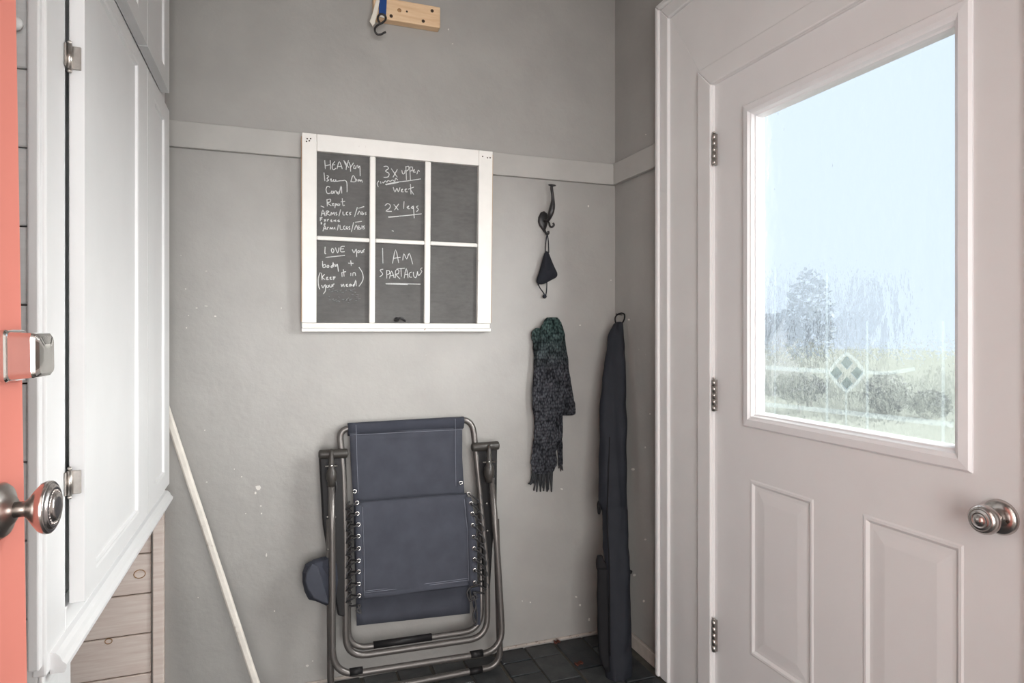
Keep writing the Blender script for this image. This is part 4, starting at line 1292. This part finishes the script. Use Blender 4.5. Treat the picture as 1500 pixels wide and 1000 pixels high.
for i in range(15):
    x0 = 780 + i * 2.05
    x1_ = x0 + random.uniform(-3, 2) - (4 if i < 4 else 0)
    d0 = random.uniform(0.014, 0.028)
    ln = 712 + random.uniform(0, 8) - (9 if i < 3 else 0)
    P = spline([wp(x0, 689, d0), wp(x0 + random.uniform(-1, 1), 698, d0 + 0.004), wp((x0 + x1_) / 2, 707, d0), wp(x1_, ln, d0 - 0.004)], 4)
    m = MB(); m.tube(P, [0.0044 - 0.0016 * (j / len(P)) for j in range(len(P))], 6); m.build('fringe', 'fringe', scarf)
for i in range(4):
    x0 = 818 + i * 1.6
    P = spline([wp(x0, 680, 0.013), wp(x0 + 1, 684, 0.013), wp(x0 + random.uniform(0, 3), 688 + random.uniform(-3, 2), 0.010)], 4)
    m = MB(); m.tube(P, 0.002, 5); m.build('fringe', 'fringe', scarf)
# the nail it hangs on
m = MB(); nb = wp(808, 469, 0); m.lathe([(-0.0, 0.003), (0.034, 0.003), (0.035, 0.006), (0.038, 0.006)], nb, (0, -1, 0.1), 10)
tag(m.build('wall_nail', 'black_iron'), 'wall nail under the top fold of the knit scarf', 'nail')

# ================================================================== LONG BLACK BAG IN THE CORNER
T_, B_ = Vector((1.280, 2.284, 1.270)), Vector((1.145, 2.085, 0.0))
bag = thing('storage_bag', (B_.x, B_.y, 0), 'long slim black fabric bag hanging by a loop in the corner beside the door', 'bag')
def bagpt(px, py, d):                       # on the leaning vertical sheet, d towards the camera
    z = None
    ax = T_ - B_
    n = ax.cross(RIGHT).normalized()
    if n.dot(FWD) > 0: n = -n
    return hit(px, py, n, n.dot(B_) + d)
rows_b = [(471, 903, 911, 0.006, 0.0), (474, 898, 913, 0.02, 0.0), (484, 893, 914, 0.03, 0.0), (500, 889.5, 915, 0.036, 0.0), (520, 887, 916, 0.04, 0.0), (560, 881, 917, 0.050, 0.0), (600, 879, 918, 0.058, 0.0), (660, 878, 918, 0.066, 0.0),
          (735, 877, 919, 0.074, 0.0), (741, 879.5, 920, 0.076, 0.0), (748, 883.5, 920, 0.076, 0.0), (800, 882.5, 921, 0.080, 0.0), (818, 884, 922, 0.084, 0.0), (850, 883, 923, 0.086, 0.0), (900, 884, 924.5, 0.088, 0.0), (950, 885, 925, 0.088, 0.0), (985, 888, 926, 0.088, 0.0), (1010, 890, 925, 0.080, 0.0), (1016, 896, 920, 0.050, 0.0)]
o = loft('bag_body', 'bag', rows_b, bag, 0, nseg=24, wr=0.010, wp_=bagpt, seed=1.3, seg_rows=4, fold=0.004)
rows_p = [(812, 875, 882, 0.008, 0.020), (820, 873.5, 884, 0.016, 0.022), (832, 873.5, 893, 0.016, 0.026), (834, 875, 894, 0.022, 0.030), (870, 874, 893, 0.026, 0.032), (910, 875, 893, 0.026, 0.032), (950, 876, 893, 0.026, 0.032), (975, 881, 893, 0.022, 0.032), (984, 887, 894, 0.010, 0.032)]
loft('bag_flap', 'bag_dark', rows_p, bag, 0, nseg=16, wr=0.004, wp_=bagpt, seed=6.1)
m = MB(); m.tube(spline([bagpt(893, 640, 0.030), bagpt(891, 700, 0.036), bagpt(889.5, 760, 0.040), bagpt(892.5, 830, 0.042), bagpt(893, 900, 0.044), bagpt(893.5, 960, 0.044)], 5), 0.0028, 6); m.build('zip_seam', 'bag_dark', bag)
m = MB(); m.tube(spline([bagpt(878, 733, 0.01), bagpt(876, 738, 0.012), bagpt(876.5, 746, 0.014), bagpt(877.5, 752, 0.014), bagpt(879, 746, 0.012), bagpt(879, 738, 0.010)], 5), 0.0040, 7); m.build('zip_pull', 'bag_dark', bag)
m = MB(); m.tube(spline([bagpt(902, 474, 0.004), bagpt(901, 466, 0.003), bagpt(904, 461, 0.002), bagpt(910, 458.5, 0.0), bagpt(914.5, 460.5, 0.0), bagpt(914.5, 467, 0.0), bagpt(911, 474, 0.002)], 6), 0.0030, 8); m.build('hanging_loop', 'bag_dark', bag)
m = MB(); m.slab([bagpt(921, 834, 0.01), bagpt(927, 836, 0.01), bagpt(926, 840, 0.01), bagpt(921, 842, 0.01)], (0, 0.01, 0)); m.build('buckle', 'bag_dark', bag, 0.002)
nb = onX(911.5, 460, XR)
m = MB(); m.lathe([(-0.0, 0.0022), (0.026, 0.0022), (0.027, 0.004), (0.029, 0.004)], nb + Vector((0, 0, -0.003)), (-1, 0, 0.08), 10)
tag(m.build('wall_nail', 'black_iron'), 'nail in the side wall holding the loop of the black bag', 'nail')

# ================================================================== LEANING STICK
s_b = lean(383, 1026, 2.20, 0.155); s_t = lean(240, 588, 2.20, 0.155)
s_b = lean(375, 1000, 2.20, 0.155); dirv = (s_t - s_b).normalized()
s_b = s_b - dirv * ((s_b.z - 0.010) / dirv.z)
s_t = s_b + dirv * ((s_t - s_b).length)
stick = thing('wooden_stick', tuple(s_b), 'long thin stick with flaking white paint leaning beside the cabinet', 'stick')
side = dirv.cross(Vector((0, 1, 0))).normalized() * 0.0115
dp = dirv.cross(side).normalized() * 0.008
rg = []
random.seed(3)
for i in range(26):
    t = i / 25
    c = s_b.lerp(s_t, t)
    w = 1 + 0.10 * mnoise.noise(Vector((t * 9, 0, 0)))
    q = []
    for a in range(8):
        an = 2 * PI * (a + 0.5) / 8
        cx_, cy_ = math.cos(an), math.sin(an)
        cx_ = max(-0.8, min(0.8, cx_ * 1.05)) / 0.8; cy_ = max(-0.8, min(0.8, cy_ * 1.05)) / 0.8
        q.append(c + side * cx_ * w + dp * cy_ * w)
    rg.append(q)
m = MB(); m.rings(rg, True, False); m.build('stick_shaft', 'stick', stick, 0.002, 2)

# ================================================================== WOOD BLOCK, STRAP AND HOOK
BT = 0.040
yf = YB - BT
c_lo = onY(645, 41, yf); c_hi = onY(645, 10.5, yf)
cl = onY(547.5, 30, yf)
bl = thing('wooden_block', (cl.x, YB, c_lo.z), 'bare pine block screwed high on the back wall', 'block')
boxpart('block_body', 'pine', bl, (cl.x, c_lo.x, yf, YB - 0.0008, c_lo.z, c_hi.z), 0.003)
for (px, py, r) in ((573, 23.5, 0.0062), (633, 16, 0.0062), (620, 31, 0.0062), (596, 17, 0.0038)):
    p = onY(px, py, yf)
    m = MB(); m.lathe([(-0.001, r), (0.0008, r), (0.0011, r * 0.6), (0.0012, r * 0.1)], p, (0, -1, 0), 12); m.build('screw_head', 'screw', bl)
p = onY(585, 15, yf); m = MB(); m.lathe([(-0.001, 0.008), (0.0006, 0.0075), (0.0007, 0.002)], p, (0, -1, 0), 10); m.build('knot', 'knot', bl)
sb = onY(561, 22, yf - 0.012)
strap = thing('tie_down_strap', (sb.x, sb.y, sb.z), 'blue webbing strap with a black hook hanging over the pine block', 'strap')
YS = yf - 0.010
m = MB()
top_z = c_hi.z
def sp(px, py, y=YS): return onY(px, py, y)
a, b_ = sp(556, 0), sp(567.5, 0); c_, d_ = sp(565.5, 25.5), sp(555, 23.5)
zt_ = top_z + 0.030
m.slab([d_, c_, Vector((b_.x, b_.y, zt_)), Vector((a.x, a.y, zt_))], (0, 0.004, 0))
m.slab([Vector((a.x, YS, zt_ - 0.002)), Vector((b_.x, YS, zt_ - 0.002)), Vector((b_.x, YS, zt_ + 0.003)), Vector((a.x, YS, zt_ + 0.003))], (0, YB - 0.0015 - YS, 0))
m.build('webbing', 'blue', strap, 0.001, 1)
m = MB()
m.slab([sp(551, 0, YS - 0.003), sp(556.5, 0, YS - 0.003), sp(553, 18, YS - 0.003), sp(549.5, 34, YS - 0.003), sp(546, 38.5, YS - 0.003), sp(541.5, 31, YS - 0.003), sp(545.5, 20, YS - 0.003)][::-1], (0, 0.004, 0))
m.build('webbing_end', 'cream', strap, 0.001, 1)
m = MB(); m.slab([sp(555.8, 24, YS - 0.001), sp(556.2, 20, YS - 0.001), sp(564.5, 21, YS - 0.001), sp(563, 26, YS - 0.001)], (0, 0.004, 0)); m.build('stitched_end', 'cream', strap, 0.001, 1)
YH = YS - 0.004
P = spline([sp(556, 33, YH), sp(553.5, 28.5, YH), sp(554.5, 23, YH), sp(559, 20.5, YH), sp(564.5, 23.5, YH), sp(564.8, 28.5, YH), sp(560.5, 33, YH), sp(554, 36.5, YH), sp(549.5, 41, YH), sp(549.5, 46.5, YH), sp(553, 50.5, YH), sp(558, 50.5, YH), sp(561.5, 48.5, YH), sp(565, 46.8, YH)], 6)
m = MB(); m.tube(P, 0.0037, 9); m.build('steel_hook', 'black_iron', strap)

# ================================================================== SCRAPS ON THE FLOOR
for (px, py, lab, s_) in ((848, 975, 'curled dry red leaf on the floor in front of the black bag', 0.018), (816, 943, 'dry red leaf scrap on the floor close to the back wall', 0.014)):
    r = ray(px, py); t = (0.004 - H) / r.z; p = CAM + r * t
    m = MB(); rg = []
    n = 8
    vs = []
    for i in range(n + 1):
        u = i / n * 2 - 1
        w = s_ * 0.55 * (1 - u * u) ** 0.5 + 0.0005
        for v in (-1, 0, 1):
            vs.append(p + Vector((u * s_ + v * w * 0.25, v * w, 0.002 + 0.012 * (abs(v) * 0.7 + u * u * 0.3) + 0.003 * math.sin(u * 5))))
    fs = [(i * 3 + k, i * 3 + k + 1, (i + 1) * 3 + k + 1, (i + 1) * 3 + k) for i in range(n) for k in range(2)]
    m.add(vs, fs, True)
    tag(m.build('dried_leaf', 'leaf_dry', None, solid=0.001), lab, 'leaf', 'dry leaf scraps on the floor')

# ================================================================== OUTSIDE, SEEN THROUGH THE DOOR GLASS
GZ = -1.0
def out(px, d, z=None):
    l = (px - CX) / F * d
    return Vector((l * CO + d * SI, -l * SI + d * CO, GZ if z is None else z))
m = MB(); m.add([(XR + 0.4, -30, GZ), (70, -30, GZ), (70, 60, GZ), (XR + 0.4, 60, GZ)], [(0, 1, 2, 3)])
tag(m.build('ground_outside', 'ground'), 'pale lawn outside beyond the door glass', 'ground', kind='structure')
def zof(py, d): return H - (py - HY) / F * d
def clump(c, rx, rz, n, mb, seed, leaf=0.16):
    rnd = random.Random(seed)
    for i in range(n):
        while True:
            v = Vector((rnd.uniform(-1, 1), rnd.uniform(-1, 1), rnd.uniform(-1, 1)))
            if v.length <= 1: break
        p = c + Vector((v.x * rx, v.y * rx, v.z * rz))
        a = Vector((rnd.uniform(-1, 1), rnd.uniform(-1, 1), rnd.uniform(-1, 1))).normalized() * leaf
        b = a.orthogonal().normalized() * leaf * 0.5
        mb.add([p - a, p - b, p + a, p + b], [(0, 1, 2, 3)])
def tree(px, d, ytop, ybot, wpx, label, mat, seed, n=900, trunk=True):
    base = out(px, d)
    t = thing('tree' if trunk else 'bush', tuple(base), label, 'tree' if trunk else 'bush', None if trunk else 'dark bushes outside the glass')
    z1, z0 = zof(ytop, d), max(zof(ybot, d), GZ)
    c = out(px, d, (z0 + z1) / 2)
    m = MB(); clump(c, wpx / F * d / 2, (z1 - z0) / 2, n, m, seed, 0.09 if not trunk else 0.12)
    f = m.build('foliage', mat, t); 
    m = MB(); m.tube([base + Vector((0, 0, -0.05)), base + Vector((0.03, 0.02, (z0 - GZ) * 0.5 + 0.2)), c], [0.09, 0.07, 0.03] if trunk else [0.05, 0.04, 0.02], 8); m.build('trunk', 'bark', t)
tree(1185, 19.0, 392, 545, 72, 'grey-green tree at the left behind the door glass', 'foliage', 3, 1100)
tree(1170, 17.5, 543, 590, 70, 'dark low bush at the left behind the door glass, under the tree', 'hedge', 5, 900, False)
tree(1300, 17.5, 545, 605, 62, 'tallest dark bush at the right of the diamond in the door glass', 'hedge', 7, 900, False)
tree(1362, 16.5, 572, 612, 56, 'low dark bush at the far right behind the door glass', 'hedge', 9, 800, False)
shed = thing('garden_shed', tuple(out(1150, 22.0)), 'pale shed with a grey roof behind the door glass', 'shed')
p = out(1150, 22.0)
wdt = 40 / F * 22
za, zr = zof(500, 22), zof(462, 22)
U_ = RIGHT * (wdt / 2); V_ = FWD * 2.0
m = MB()
g = [p - U_, p + U_, p + U_ + Vector((0, 0, za - GZ)), p + Vector((0, 0, zr - GZ)), p - U_ + Vector((0, 0, za - GZ))]
m.slab(g, V_); m.build('shed_walls', 'siding', shed)
for s_ in (-1, 1):
    m = MB()
    e = p + U_ * s_ * 1.2 + Vector((0, 0, za - GZ - 0.05)) - FWD * 0.1; r_ = p + Vector((0, 0, zr - GZ + 0.04)) - FWD * 0.1
    m.slab([e, r_, r_ + FWD * 2.2, e + FWD * 2.2], (0, 0, 0.06)); m.build('roof_slope', 'shingle', shed)

for o in bpy.data.objects:
    if '_local' in o: del o['_local']
